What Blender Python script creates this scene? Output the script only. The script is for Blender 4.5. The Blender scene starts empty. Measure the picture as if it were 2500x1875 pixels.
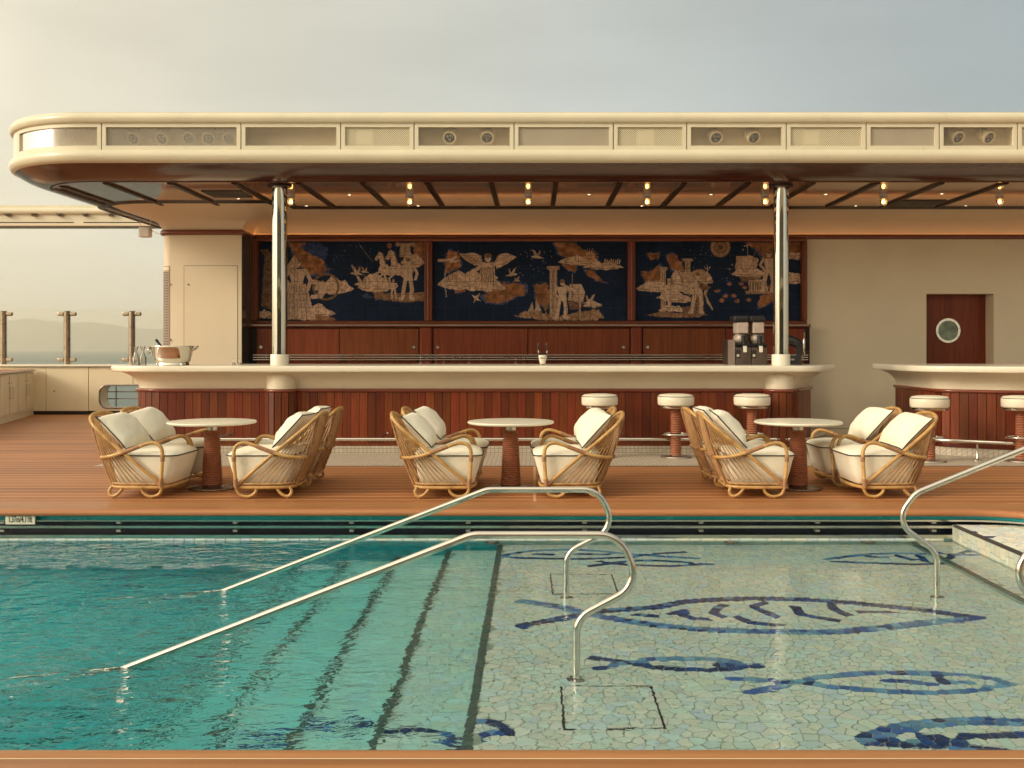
import bpy, bmesh, math, random
import numpy as np
from mathutils import Vector, Matrix, noise as mnoise

random.seed(11)
R = math.radians
PI = math.pi
SC = bpy.context.scene
COL = SC.collection

# ------------------------------------------------------------------ camera
EYE = 1.34
cam_d = bpy.data.cameras.new('camera')
cam_d.sensor_fit = 'HORIZONTAL'
cam_d.sensor_width = 36.0
cam_d.lens = 36.0
cam_d.shift_x = -0.022
cam_d.shift_y = -0.0358
cam_d.clip_start = 0.05
cam_d.clip_end = 120000
cam = bpy.data.objects.new('camera', cam_d)
COL.objects.link(cam)
cam.location = (0, 0, EYE)
cam.rotation_euler = (R(90), 0, 0)
SC.camera = cam

# ------------------------------------------------------------------ sky, sun, exposure
SUN_EL, SUN_AZ = 24.0, -118.0          # degrees; azimuth measured from +Y, negative = to the left
world = bpy.data.worlds.new('World')
SC.world = world
world.use_nodes = True
wn, wl = world.node_tree.nodes, world.node_tree.links
wn.clear()
w_out = wn.new('ShaderNodeOutputWorld')
w_bg = wn.new('ShaderNodeBackground')
w_sky = wn.new('ShaderNodeTexSky')
w_sky.sky_type = 'NISHITA'
w_sky.sun_disc = False
w_sky.sun_elevation = R(SUN_EL)
w_sky.sun_rotation = R(SUN_AZ)
w_sky.altitude = 0
w_sky.air_density = 1.0
w_sky.dust_density = 4.0
w_sky.ozone_density = 1.0
w_hsv = wn.new('ShaderNodeHueSaturation')
w_hsv.inputs['Saturation'].default_value = 0.85
w_mul = wn.new('ShaderNodeMix'); w_mul.data_type = 'RGBA'; w_mul.blend_type = 'MULTIPLY'
w_mul.inputs['Factor'].default_value = 1.0
w_mul.inputs[7].default_value = (1.0, 0.93, 0.80, 1)
# hazy veil of thin cloud, laid out by direction: brighter and warmer towards the sun, grey-blue away from it
w_tc = wn.new('ShaderNodeTexCoord')
w_dot = wn.new('ShaderNodeVectorMath'); w_dot.operation = 'DOT_PRODUCT'
_e, _a = R(SUN_EL), R(SUN_AZ)
w_dot.inputs[1].default_value = (math.sin(_a) * math.cos(_e), math.cos(_a) * math.cos(_e), math.sin(_e))
w_nrm = wn.new('ShaderNodeVectorMath'); w_nrm.operation = 'NORMALIZE'
w_rng = wn.new('ShaderNodeMapRange'); w_rng.inputs[1].default_value = -1.0; w_rng.inputs[2].default_value = 1.0
w_veil = wn.new('ShaderNodeValToRGB')
_st = [(0.0, (0.145, 0.176, 0.198)), (0.18, (0.132, 0.160, 0.177)), (0.33, (0.232, 0.246, 0.234)), (0.53, (0.355, 0.325, 0.253)), (0.62, (0.58, 0.52, 0.40)), (0.80, (0.80, 0.72, 0.55)), (1.0, (1.22, 1.07, 0.82))]
for _i, (_p, _c) in enumerate(_st):
    _el = w_veil.color_ramp.elements[_i] if _i < 2 else w_veil.color_ramp.elements.new(_p)
    _el.position = _p; _el.color = (*_c, 1)
w_map = wn.new('ShaderNodeMapping'); w_map.inputs['Scale'].default_value = (1.0, 1.0, 4.2)
w_map.inputs['Rotation'].default_value = (0.0, R(-16), 0)
w_noi = wn.new('ShaderNodeTexNoise'); w_noi.inputs['Scale'].default_value = 1.5
w_noi.inputs['Detail'].default_value = 6; w_noi.inputs['Roughness'].default_value = 0.55
w_rmp = wn.new('ShaderNodeMapRange'); w_rmp.inputs[1].default_value = 0.3; w_rmp.inputs[2].default_value = 0.72; w_rmp.inputs[3].default_value = 8.0; w_rmp.inputs[4].default_value = 11.8
w_scl = wn.new('ShaderNodeVectorMath'); w_scl.operation = 'SCALE'
w_cld = wn.new('ShaderNodeMix'); w_cld.data_type = 'RGBA'
w_cld.inputs['Factor'].default_value = 0.80
wl.new(w_tc.outputs['Generated'], w_nrm.inputs[0])
wl.new(w_nrm.outputs[0], w_dot.inputs[0])
wl.new(w_dot.outputs['Value'], w_rng.inputs[0]); wl.new(w_rng.outputs[0], w_veil.inputs['Fac'])
wl.new(w_tc.outputs['Generated'], w_map.inputs['Vector'])
wl.new(w_map.outputs['Vector'], w_noi.inputs['Vector'])
wl.new(w_noi.outputs['Fac'], w_rmp.inputs[0])
# haze thickens towards the horizon
w_sep = wn.new('ShaderNodeSeparateXYZ'); wl.new(w_nrm.outputs[0], w_sep.inputs[0])
w_hgt = wn.new('ShaderNodeMapRange'); w_hgt.inputs[1].default_value = 0.0; w_hgt.inputs[2].default_value = 0.45; w_hgt.inputs[3].default_value = 1.45; w_hgt.inputs[4].default_value = 0.80
w_hm = wn.new('ShaderNodeMath'); w_hm.operation = 'MULTIPLY'
wl.new(w_sep.outputs['Z'], w_hgt.inputs[0]); wl.new(w_hgt.outputs[0], w_hm.inputs[0]); wl.new(w_rmp.outputs[0], w_hm.inputs[1])
wl.new(w_veil.outputs['Color'], w_scl.inputs[0]); wl.new(w_hm.outputs[0], w_scl.inputs['Scale'])
wl.new(w_sky.outputs['Color'], w_hsv.inputs['Color'])
wl.new(w_hsv.outputs['Color'], w_mul.inputs[6])
wl.new(w_mul.outputs[2], w_cld.inputs[6]); wl.new(w_scl.outputs[0], w_cld.inputs[7])
wl.new(w_cld.outputs[2], w_bg.inputs['Color'])
w_bg.inputs['Strength'].default_value = 0.10
wl.new(w_bg.outputs['Background'], w_out.inputs['Surface'])

sun_d = bpy.data.lights.new('sun', 'SUN')
sun_d.energy = 0.8
sun_d.angle = R(14.0)
sun_d.color = (1.0, 0.89, 0.73)
sun = bpy.data.objects.new('sun', sun_d)
COL.objects.link(sun)
_el, _az = R(SUN_EL), R(SUN_AZ)
sdir = Vector((math.sin(_az) * math.cos(_el), math.cos(_az) * math.cos(_el), math.sin(_el)))
sun.rotation_euler = (-sdir).to_track_quat('-Z', 'Y').to_euler()
sun.location = sdir * 40

SC.view_settings.view_transform = 'Standard'
SC.view_settings.look = 'None'
SC.view_settings.exposure = 1.18
SC.view_settings.gamma = 1.0
SC.view_settings.use_curve_mapping = False
SC.render.engine = 'CYCLES'
cy = SC.cycles
cy.use_denoising = True
cy.max_bounces = 10
cy.diffuse_bounces = 4
cy.glossy_bounces = 5
cy.transmission_bounces = 8
cy.transparent_max_bounces = 12
cy.volume_bounces = 2
cy.caustics_reflective = True
cy.caustics_refractive = True
cy.sample_clamp_indirect = 3.0
cy.blur_glossy = 0.5

# ------------------------------------------------------------------ materials
MATS = {}
def nodes_of(name):
    m = bpy.data.materials.new(name)
    m.use_nodes = True
    nt = m.node_tree
    b = nt.nodes['Principled BSDF']
    MATS[name] = m
    return m, nt.nodes, nt.links, b
def N(nd, t, **kw):
    n = nd.new(t)
    for k, v in kw.items():
        if k in n.inputs: n.inputs[k].default_value = v
        else: setattr(n, k, v)
    return n
def ramp(nd, pairs):
    r = nd.new('ShaderNodeValToRGB')
    e = r.color_ramp.elements
    while len(e) < len(pairs): e.new(0.5)
    for el, (p, c) in zip(e, pairs):
        el.position = p
        el.color = (c[0], c[1], c[2], 1) if len(c) == 3 else c
    return r
def c4(c): return (c[0], c[1], c[2], 1)
def paint(name, col, rough=0.4, var=0.06, scale=3.0, bump=0.0, bscale=200, metal=0.0, coat=0.0, spec=0.5, stretch=None):
    m, nd, ln, b = nodes_of(name)
    tc = N(nd, 'ShaderNodeTexCoord')
    src = tc.outputs['Object']
    if stretch:
        mp = N(nd, 'ShaderNodeMapping'); mp.inputs['Scale'].default_value = stretch
        ln.new(src, mp.inputs['Vector']); src = mp.outputs['Vector']
    nz = N(nd, 'ShaderNodeTexNoise', Scale=scale, Detail=5.0, Roughness=0.6)
    ln.new(src, nz.inputs['Vector'])
    lo = tuple(max(0, v * (1 - var)) for v in col); hi = tuple(min(1, v * (1 + var)) for v in col)
    rp = ramp(nd, [(0.3, lo), (0.7, hi)])
    ln.new(nz.outputs['Fac'], rp.inputs['Fac'])
    ln.new(rp.outputs['Color'], b.inputs['Base Color'])
    rr = ramp(nd, [(0.3, (rough * 0.8,) * 3), (0.7, (min(1, rough * 1.25),) * 3)])
    ln.new(nz.outputs['Fac'], rr.inputs['Fac'])
    if var < 0.03: rr.color_ramp.elements[0].color = rr.color_ramp.elements[1].color = (rough, rough, rough, 1)
    ln.new(rr.outputs['Color'], b.inputs['Roughness'])
    b.inputs['Metallic'].default_value = metal
    b.inputs['Coat Weight'].default_value = coat
    b.inputs['Coat Roughness'].default_value = 0.08
    b.inputs['Specular IOR Level'].default_value = spec
    if bump:
        n2 = N(nd, 'ShaderNodeTexNoise', Scale=bscale, Detail=3.0)
        ln.new(tc.outputs['Object'], n2.inputs['Vector'])
        bp = N(nd, 'ShaderNodeBump', Strength=bump, Distance=0.002)
        ln.new(n2.outputs['Fac'], bp.inputs['Height'])
        ln.new(bp.outputs['Normal'], b.inputs['Normal'])
    return m
def wood(name, dark, light, axis='Z', rough=0.3, coat=0.3, grain=1.0, rnd=0.5, sheen=0.5):
    """varnished timber: grain stretched along an axis, tone picked per object"""
    m, nd, ln, b = nodes_of(name)
    tc = N(nd, 'ShaderNodeTexCoord'); oi = N(nd, 'ShaderNodeObjectInfo')
    sc = {'X': (1.2, 26, 26), 'Y': (26, 1.2, 26), 'Z': (26, 26, 1.2)}[axis]
    mp = N(nd, 'ShaderNodeMapping'); mp.inputs['Scale'].default_value = tuple(v * grain for v in sc)
    add = N(nd, 'ShaderNodeVectorMath', operation='ADD')
    mul = N(nd, 'ShaderNodeMath', operation='MULTIPLY'); mul.inputs[1].default_value = 37.0
    ln.new(oi.outputs['Random'], mul.inputs[0])
    ln.new(tc.outputs['Object'], add.inputs[0]); ln.new(mul.outputs[0], add.inputs[1])
    ln.new(add.outputs[0], mp.inputs['Vector'])
    nz = N(nd, 'ShaderNodeTexNoise', Scale=1.6, Detail=7.0, Roughness=0.62, Distortion=0.6)
    ln.new(mp.outputs['Vector'], nz.inputs['Vector'])
    rp = ramp(nd, [(0.28, dark), (0.72, light)])
    ln.new(nz.outputs['Fac'], rp.inputs['Fac'])
    hs = N(nd, 'ShaderNodeHueSaturation')
    mr = N(nd, 'ShaderNodeMapRange'); mr.inputs[3].default_value = 1 - rnd; mr.inputs[4].default_value = 1 + rnd
    ln.new(oi.outputs['Random'], mr.inputs[0]); ln.new(mr.outputs[0], hs.inputs['Value'])
    m2 = N(nd, 'ShaderNodeMath', operation='MULTIPLY_ADD'); m2.inputs[1].default_value = 7.31; m2.inputs[2].default_value = 0.2
    fr = N(nd, 'ShaderNodeMath', operation='FRACT')
    m3 = N(nd, 'ShaderNodeMapRange'); m3.inputs[3].default_value = 0.493; m3.inputs[4].default_value = 0.508
    ln.new(oi.outputs['Random'], m2.inputs[0]); ln.new(m2.outputs[0], fr.inputs[0]); ln.new(fr.outputs[0], m3.inputs[0])
    ln.new(m3.outputs[0], hs.inputs['Hue'])
    ln.new(rp.outputs['Color'], hs.inputs['Color'])
    ln.new(hs.outputs['Color'], b.inputs['Base Color'])
    b.inputs['Roughness'].default_value = rough
    b.inputs['Coat Weight'].default_value = coat
    b.inputs['Coat Roughness'].default_value = 0.12
    b.inputs['Specular IOR Level'].default_value = sheen
    bp = N(nd, 'ShaderNodeBump', Strength=0.12, Distance=0.002)
    ln.new(nz.outputs['Fac'], bp.inputs['Height']); ln.new(bp.outputs['Normal'], b.inputs['Normal'])
    return m
def emit(name, col, s):
    m, nd, ln, b = nodes_of(name)
    b.inputs['Base Color'].default_value = c4(col)
    b.inputs['Emission Color'].default_value = c4(col)
    b.inputs['Emission Strength'].default_value = s
    return m
def thin_glass(name, tint=(1, 1, 1), refl=0.06, frost=0.0, frost_col=(0.8, 0.75, 0.6), rough=0.0):
    """a pane: see-through, mirror-like at grazing angles, optionally frosted"""
    m, nd, ln, b = nodes_of(name)
    out = nd['Material Output']; nd.remove(b)
    tr = N(nd, 'ShaderNodeBsdfTransparent', Color=c4(tint))
    gl = N(nd, 'ShaderNodeBsdfGlossy', Roughness=rough)
    fr = N(nd, 'ShaderNodeFresnel', IOR=1.45)
    mx = N(nd, 'ShaderNodeMixShader')
    ln.new(fr.outputs[0], mx.inputs[0]); ln.new(tr.outputs[0], mx.inputs[1]); ln.new(gl.outputs[0], mx.inputs[2])
    last = mx
    if frost:
        nz = N(nd, 'ShaderNodeTexNoise', Scale=2.2, Detail=4.0); tc = N(nd, 'ShaderNodeTexCoord')
        ln.new(tc.outputs['Object'], nz.inputs['Vector'])
        mr = N(nd, 'ShaderNodeMapRange'); mr.inputs[3].default_value = frost * 0.8; mr.inputs[4].default_value = min(1, frost * 1.2)
        ln.new(nz.outputs['Fac'], mr.inputs[0])
        df = N(nd, 'ShaderNodeBsdfDiffuse', Color=c4(frost_col))
        m2 = N(nd, 'ShaderNodeMixShader')
        ln.new(mr.outputs[0], m2.inputs[0]); ln.new(mx.outputs[0], m2.inputs[1]); ln.new(df.outputs[0], m2.inputs[2])
        last = m2
    ln.new(last.outputs[0], out.inputs['Surface'])
    return m

paint('cream', (0.68, 0.615, 0.445), 0.32, 0.05, 1.6, coat=0.25)
paint('cream_wall', (0.80, 0.69, 0.50), 0.5, 0.05, 1.2, bump=0.05, bscale=90)
paint('cove_paint', (0.72, 0.58, 0.42), 0.5, 0.04, 1.0)
paint('white_top', (0.80, 0.75, 0.60), 0.28, 0.02, 2.5, coat=0.15)
paint('white_cabinet', (0.76, 0.66, 0.46), 0.42, 0.05, 1.5)
paint('seam', (0.16, 0.12, 0.08), 0.7)
paint('ceiling_gloss', (0.34, 0.215, 0.15), 0.06, 0.06, 1.5, coat=0.6)
paint('black_trim', (0.018, 0.014, 0.012), 0.4)
paint('black_plastic', (0.014, 0.014, 0.015), 0.35, 0.2, 8)
paint('dark_speaker', (0.05, 0.04, 0.035), 0.7)
paint('steel', (0.72, 0.68, 0.60), 0.16, 0.06, 6, metal=1.0, stretch=(1, 1, 9))
paint('brushed', (0.55, 0.50, 0.43), 0.34, 0.10, 8, metal=1.0)
paint('chrome', (0.66, 0.62, 0.54), 0.035, 0.04, 4, metal=1.0)
paint('dark_steel', (0.30, 0.27, 0.24), 0.25, 0.1, 6, metal=1.0)
paint('fabric', (0.86, 0.80, 0.64), 0.85, 0.05, 9, bump=0.35, bscale=420, spec=0.2)
paint('vinyl', (0.80, 0.74, 0.58), 0.45, 0.04, 9, bump=0.1, bscale=300)
paint('piping', (0.012, 0.013, 0.018), 0.6)
paint('rope', (0.30, 0.10, 0.045), 0.55, 0.35, 30, bump=0.4, bscale=260, stretch=(1, 1, 4))
paint('grout', (0.42, 0.44, 0.36), 0.8, 0.25, 30)
paint('nosing', (0.085, 0.125, 0.105), 0.6, 0.3, 24)
paint('reflection_band', (0.01, 0.40, 0.46), 0.25, 0.15, 3)
paint('navy', (0.004, 0.012, 0.03), 0.4, 0.3, 5)
paint('sign_plate', (0.72, 0.68, 0.54), 0.4)
paint('sign_ink', (0.015, 0.015, 0.015), 0.5)
paint('mural_edge', (0.02, 0.022, 0.028), 0.5)
paint('interior', (0.84, 0.75, 0.58), 0.6, 0.06, 2)
paint('slush', (0.47, 0.38, 0.32), 0.5, 0.12, 20, bump=0.3, bscale=60)
paint('lamp_body', (0.55, 0.50, 0.44), 0.35)
paint('bronze', (0.40, 0.32, 0.235), 0.3, 0.12, 6, metal=0.9)
paint('taupe_gloss', (0.105, 0.078, 0.066), 0.14, 0.06, 3)
paint('porthole', (0.16, 0.19, 0.14), 0.08, 0.6, 5, metal=0.25)
paint('machine_steel', (0.17, 0.13, 0.11), 0.34, 0.1, 8, metal=0.9)
paint('lens_dark', (0.03, 0.035, 0.045), 0.1)
paint('rubber', (0.03, 0.025, 0.02), 0.7)
wood('bar_wood', (0.095, 0.018, 0.006), (0.215, 0.046, 0.014), 'Z', 0.36, 0.12, 1.0, 0.36, 0.35)
wood('back_wood', (0.125, 0.024, 0.007), (0.27, 0.058, 0.016), 'Z', 0.42, 0.05, 0.8, 0.12, 0.25)
wood('trim_wood', (0.15, 0.030, 0.010), (0.24, 0.055, 0.018), 'X', 0.25, 0.5, 0.7, 0.08)
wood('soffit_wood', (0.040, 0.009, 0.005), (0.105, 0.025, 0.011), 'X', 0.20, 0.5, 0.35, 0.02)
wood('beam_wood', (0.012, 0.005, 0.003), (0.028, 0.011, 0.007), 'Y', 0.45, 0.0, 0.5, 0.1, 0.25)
wood('teak_edge', (0.33, 0.135, 0.044), (0.42, 0.185, 0.064), 'X', 0.42, 0.05, 0.6, 0.10)
emit('bulb', (1.0, 0.50, 0.13), 6.5)
emit('led', (1.0, 0.50, 0.16), 5.0)
emit('downlight', (1.0, 0.75, 0.45), 5.0)
thin_glass('pane', (0.97, 0.96, 0.93))
thin_glass('windbreak', (0.975, 0.97, 0.95))
thin_glass('frosted', (0.9, 0.88, 0.82), frost=0.7, frost_col=(0.52, 0.45, 0.34))
thin_glass('fascia_glass', (0.93, 0.9, 0.85), frost=0.10, frost_col=(0.60, 0.52, 0.40))
thin_glass('hazy_glass', (0.9, 0.88, 0.84), frost=0.40, frost_col=(0.50, 0.45, 0.36))
thin_glass('smoked', (0.62, 0.55, 0.50))
thin_glass('bulb_glass', (1.0, 0.90, 0.74))

def rattan():
    m, nd, ln, b = nodes_of('rattan')
    tc = N(nd, 'ShaderNodeTexCoord')
    nz = N(nd, 'ShaderNodeTexNoise', Scale=9.0, Detail=5.0, Roughness=0.6)
    ln.new(tc.outputs['Object'], nz.inputs['Vector'])
    rp = ramp(nd, [(0.3, (0.36, 0.18, 0.05)), (0.5, (0.54, 0.31, 0.10)), (0.72, (0.66, 0.42, 0.16))])
    ln.new(nz.outputs['Fac'], rp.inputs['Fac']); ln.new(rp.outputs['Color'], b.inputs['Base Color'])
    b.inputs['Roughness'].default_value = 0.38
    b.inputs['Coat Weight'].default_value = 0.15
    return m
rattan()
paint('cane_thin', (0.47, 0.27, 0.11), 0.5, 0.30, 12)
paint('binding', (0.36, 0.185, 0.085), 0.6, 0.25, 40, bump=0.6, bscale=150)

def deck_mat(name, dark, light, caulk, pitch, rough):
    """narrow boards laid along X with pale caulk lines, joints staggered"""
    m, nd, ln, b = nodes_of(name)
    tc = N(nd, 'ShaderNodeTexCoord')
    br = N(nd, 'ShaderNodeTexBrick')
    br.offset = 0.0; br.squash = 1.0
    br.inputs['Scale'].default_value = 1.0
    br.inputs['Brick Width'].default_value = 400.0
    br.inputs['Row Height'].default_value = pitch
    br.inputs['Mortar Size'].default_value = pitch * 0.07
    br.inputs['Mortar Smooth'].default_value = 0.1
    br.inputs['Bias'].default_value = 0.0
    br.inputs['Color1'].default_value = (0, 0, 0, 1)
    br.inputs['Color2'].default_value = (1, 1, 1, 1)
    br.inputs['Mortar'].default_value = (0.5, 0.5, 0.5, 1)
    ln.new(tc.outputs['Object'], br.inputs['Vector'])
    mp = N(nd, 'ShaderNodeMapping'); mp.inputs['Scale'].default_value = (1.3, 30, 1)
    ln.new(tc.outputs['Object'], mp.inputs['Vector'])
    nz = N(nd, 'ShaderNodeTexNoise', Scale=1.5, Detail=6.0, Roughness=0.65)
    ln.new(mp.outputs['Vector'], nz.inputs['Vector'])
    n2 = N(nd, 'ShaderNodeTexNoise', Scale=0.7, Detail=4.0)
    ln.new(tc.outputs['Object'], n2.inputs['Vector'])
    a1 = N(nd, 'ShaderNodeMath', operation='MULTIPLY_ADD'); a1.inputs[1].default_value = 0.5
    ln.new(br.outputs['Color'], a1.inputs[0]); ln.new(nz.outputs['Fac'], a1.inputs[2])
    a2 = N(nd, 'ShaderNodeMath', operation='MULTIPLY_ADD'); a2.inputs[1].default_value = 0.5
    ln.new(n2.outputs['Fac'], a2.inputs[0]); ln.new(a1.outputs[0], a2.inputs[2])
    rp = ramp(nd, [(0.55, dark), (1.25, light)])
    mr = N(nd, 'ShaderNodeMapRange'); mr.inputs[1].default_value = 0.45; mr.inputs[2].default_value = 1.45
    ln.new(a2.outputs[0], mr.inputs[0])
    rp.color_ramp.elements[0].position = 0.1; rp.color_ramp.elements[1].position = 0.9
    ln.new(mr.outputs[0], rp.inputs['Fac'])
    mx = N(nd, 'ShaderNodeMix', data_type='RGBA')
    ln.new(br.outputs['Fac'], mx.inputs['Factor']); ln.new(rp.outputs['Color'], mx.inputs[6]); mx.inputs[7].default_value = c4(caulk)
    ln.new(mx.outputs[2], b.inputs['Base Color'])
    b.inputs['Roughness'].default_value = rough
    bp = N(nd, 'ShaderNodeBump', Strength=0.3, Distance=0.002); bp.invert = True
    ln.new(br.outputs['Fac'], bp.inputs['Height']); ln.new(bp.outputs['Normal'], b.inputs['Normal'])
    return m
deck_mat('teak_deck', (0.225, 0.078, 0.023), (0.44, 0.170, 0.052), (0.60, 0.34, 0.17), 0.20, 0.52)

def floor_tile_mat():
    m, nd, ln, b = nodes_of('floor_mosaic')
    tc = N(nd, 'ShaderNodeTexCoord')
    br = N(nd, 'ShaderNodeTexBrick'); br.offset = 0.0
    br.inputs['Scale'].default_value = 1.0
    br.inputs['Brick Width'].default_value = 0.05; br.inputs['Row Height'].default_value = 0.05
    br.inputs['Mortar Size'].default_value = 0.004
    br.inputs['Color1'].default_value = (0.50, 0.43, 0.33, 1); br.inputs['Color2'].default_value = (0.60, 0.53, 0.42, 1)
    br.inputs['Mortar'].default_value = (0.33, 0.28, 0.21, 1)
    # flat floors read x,y; upright plinths read x,z
    ad = N(nd, 'ShaderNodeVectorMath', operation='ADD'); sp = N(nd, 'ShaderNodeSeparateXYZ'); cb = N(nd, 'ShaderNodeCombineXYZ')
    ln.new(tc.outputs['Object'], sp.inputs[0])
    s = N(nd, 'ShaderNodeMath', operation='ADD'); ln.new(sp.outputs['Y'], s.inputs[0]); ln.new(sp.outputs['Z'], s.inputs[1])
    ln.new(sp.outputs['X'], cb.inputs['X']); ln.new(s.outputs[0], cb.inputs['Y'])
    ln.new(cb.outputs[0], br.inputs['Vector'])
    ln.new(br.outputs['Color'], b.inputs['Base Color'])
    b.inputs['Roughness'].default_value = 0.45
floor_tile_mat()

def tint_mat(name, attr, rough, coat, var=0.10, vscale=40):
    """colour carried by the pieces themselves"""
    m, nd, ln, b = nodes_of(name)
    at = N(nd, 'ShaderNodeAttribute', attribute_name=attr)
    tc = N(nd, 'ShaderNodeTexCoord')
    nz = N(nd, 'ShaderNodeTexNoise', Scale=vscale, Detail=4.0)
    ln.new(tc.outputs['Object'], nz.inputs['Vector'])
    mr = N(nd, 'ShaderNodeMapRange'); mr.inputs[3].default_value = 1 - var; mr.inputs[4].default_value = 1 + var
    ln.new(nz.outputs['Fac'], mr.inputs[0])
    hs = N(nd, 'ShaderNodeHueSaturation')
    ln.new(mr.outputs[0], hs.inputs['Value']); ln.new(at.outputs['Color'], hs.inputs['Color'])
    ln.new(hs.outputs['Color'], b.inputs['Base Color'])
    b.inputs['Roughness'].default_value = rough
    b.inputs['Coat Weight'].default_value = coat
tint_mat('mosaic', 'tint', 0.35, 0.1, 0.12, 30)
tint_mat('mural_glaze', 'tint', 0.5, 0.0, 0.12, 14)
MATS['mural_glaze'].node_tree.nodes['Principled BSDF'].inputs['Specular IOR Level'].default_value = 0.12

def pool_wall_mat():
    m, nd, ln, b = nodes_of('pool_wall_mosaic')
    tc = N(nd, 'ShaderNodeTexCoord')
    vo = N(nd, 'ShaderNodeTexVoronoi', Scale=13.0)
    ln.new(tc.outputs['Object'], vo.inputs['Vector'])
    rp = ramp(nd, [(0.0, (0.20, 0.42, 0.42)), (0.5, (0.36, 0.56, 0.52)), (1.0, (0.50, 0.60, 0.50))])
    ln.new(vo.outputs['Color'], rp.inputs['Fac']); ln.new(rp.outputs['Color'], b.inputs['Base Color'])
    b.inputs['Roughness'].default_value = 0.4
pool_wall_mat()
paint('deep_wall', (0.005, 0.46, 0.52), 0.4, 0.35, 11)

def water_mat():
    m, nd, ln, b = nodes_of('pool_water')
    out = nd['Material Output']; nd.remove(b)
    rf = N(nd, 'ShaderNodeBsdfRefraction', IOR=1.33, Roughness=0.0)
    gs = N(nd, 'ShaderNodeBsdfGlossy', Roughness=0.0)
    fz = N(nd, 'ShaderNodeFresnel', IOR=1.27)
    mx = N(nd, 'ShaderNodeMixShader')
    ln.new(fz.outputs[0], mx.inputs[0]); ln.new(rf.outputs[0], mx.inputs[1]); ln.new(gs.outputs[0], mx.inputs[2])
    ln.new(mx.outputs[0], out.inputs['Surface'])
    tc = N(nd, 'ShaderNodeTexCoord')
    sp = N(nd, 'ShaderNodeSeparateXYZ'); ln.new(tc.outputs['Object'], sp.inputs[0])
    # ripples die out over the shallow shelf
    mq = N(nd, 'ShaderNodeMapRange'); mq.inputs[1].default_value = -3.4; mq.inputs[2].default_value = 0.6
    ln.new(sp.outputs['X'], mq.inputs[0])
    mr = ramp(nd, [(0.0, (1.0,) * 3), (0.28, (0.55,) * 3), (0.50, (0.17,) * 3), (0.78, (0.06,) * 3), (1.0, (0.034,) * 3)])
    ln.new(mq.outputs[0], mr.inputs['Fac'])
    mp = N(nd, 'ShaderNodeMapping'); mp.inputs['Scale'].default_value = (0.8, 1.35, 1); mp.inputs['Rotation'].default_value = (0, 0, R(-14))
    ln.new(tc.outputs['Object'], mp.inputs['Vector'])
    n1 = N(nd, 'ShaderNodeTexNoise', Scale=3.2, Detail=2.5, Roughness=0.5, Distortion=0.7)
    ln.new(mp.outputs['Vector'], n1.inputs['Vector'])
    n2 = N(nd, 'ShaderNodeTexNoise', Scale=13.0, Detail=2.0, Roughness=0.5, Distortion=0.8)
    ln.new(mp.outputs['Vector'], n2.inputs['Vector'])
    ad = N(nd, 'ShaderNodeMath', operation='MULTIPLY_ADD'); ad.inputs[1].default_value = 0.36
    ln.new(n2.outputs['Fac'], ad.inputs[0]); ln.new(n1.outputs['Fac'], ad.inputs[2])
    # gusts: rougher and calmer patches
    n3 = N(nd, 'ShaderNodeTexNoise', Scale=0.55, Detail=2.0); ln.new(tc.outputs['Object'], n3.inputs['Vector'])
    m3 = N(nd, 'ShaderNodeMapRange'); m3.inputs[1].default_value = 0.35; m3.inputs[2].default_value = 0.65; m3.inputs[3].default_value = 0.45; m3.inputs[4].default_value = 1.25
    ln.new(n3.outputs['Fac'], m3.inputs[0])
    m4 = N(nd, 'ShaderNodeMapRange', interpolation_type='SMOOTHSTEP'); m4.inputs[1].default_value = 5.6; m4.inputs[2].default_value = 8.2; m4.inputs[3].default_value = 1.0; m4.inputs[4].default_value = 0.30
    ln.new(sp.outputs['Y'], m4.inputs[0])
    g1 = N(nd, 'ShaderNodeMath', operation='MULTIPLY'); ln.new(mr.outputs[0], g1.inputs[0]); ln.new(m3.outputs[0], g1.inputs[1])
    g2 = N(nd, 'ShaderNodeMath', operation='MULTIPLY'); ln.new(g1.outputs[0], g2.inputs[0]); ln.new(m4.outputs[0], g2.inputs[1])
    hm = N(nd, 'ShaderNodeMath', operation='MULTIPLY'); ln.new(ad.outputs[0], hm.inputs[0]); ln.new(g2.outputs[0], hm.inputs[1])
    bp = N(nd, 'ShaderNodeBump', Strength=1.0, Distance=0.25)
    ln.new(hm.outputs[0], bp.inputs['Height'])
    for q_ in (rf, gs, fz): ln.new(bp.outputs['Normal'], q_.inputs['Normal'])
    va = N(nd, 'ShaderNodeVolumeAbsorption', Density=0.46)
    va.inputs['Color'].default_value = (0.0, 0.90, 0.975, 1)
    ln.new(va.outputs[0], out.inputs['Volume'])
water_mat()

def sea_mat():
    m, nd, ln, b = nodes_of('sea_water')
    b.inputs['Base Color'].default_value = (0.035, 0.085, 0.08, 1)
    b.inputs['Roughness'].default_value = 0.3
    b.inputs['Specular IOR Level'].default_value = 0.13
    tc = N(nd, 'ShaderNodeTexCoord')
    mp = N(nd, 'ShaderNodeMapping'); mp.inputs['Scale'].default_value = (0.25, 0.6, 1)
    ln.new(tc.outputs['Object'], mp.inputs['Vector'])
    nz = N(nd, 'ShaderNodeTexNoise', Scale=0.35, Detail=6.0, Roughness=0.62)
    ln.new(mp.outputs['Vector'], nz.inputs['Vector'])
    bp = N(nd, 'ShaderNodeBump', Strength=1.0, Distance=1.6)
    ln.new(nz.outputs['Fac'], bp.inputs['Height']); ln.new(bp.outputs['Normal'], b.inputs['Normal'])
sea_mat()
paint('hill', (0.10, 0.11, 0.08), 0.9, 0.4, 0.002)

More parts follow.
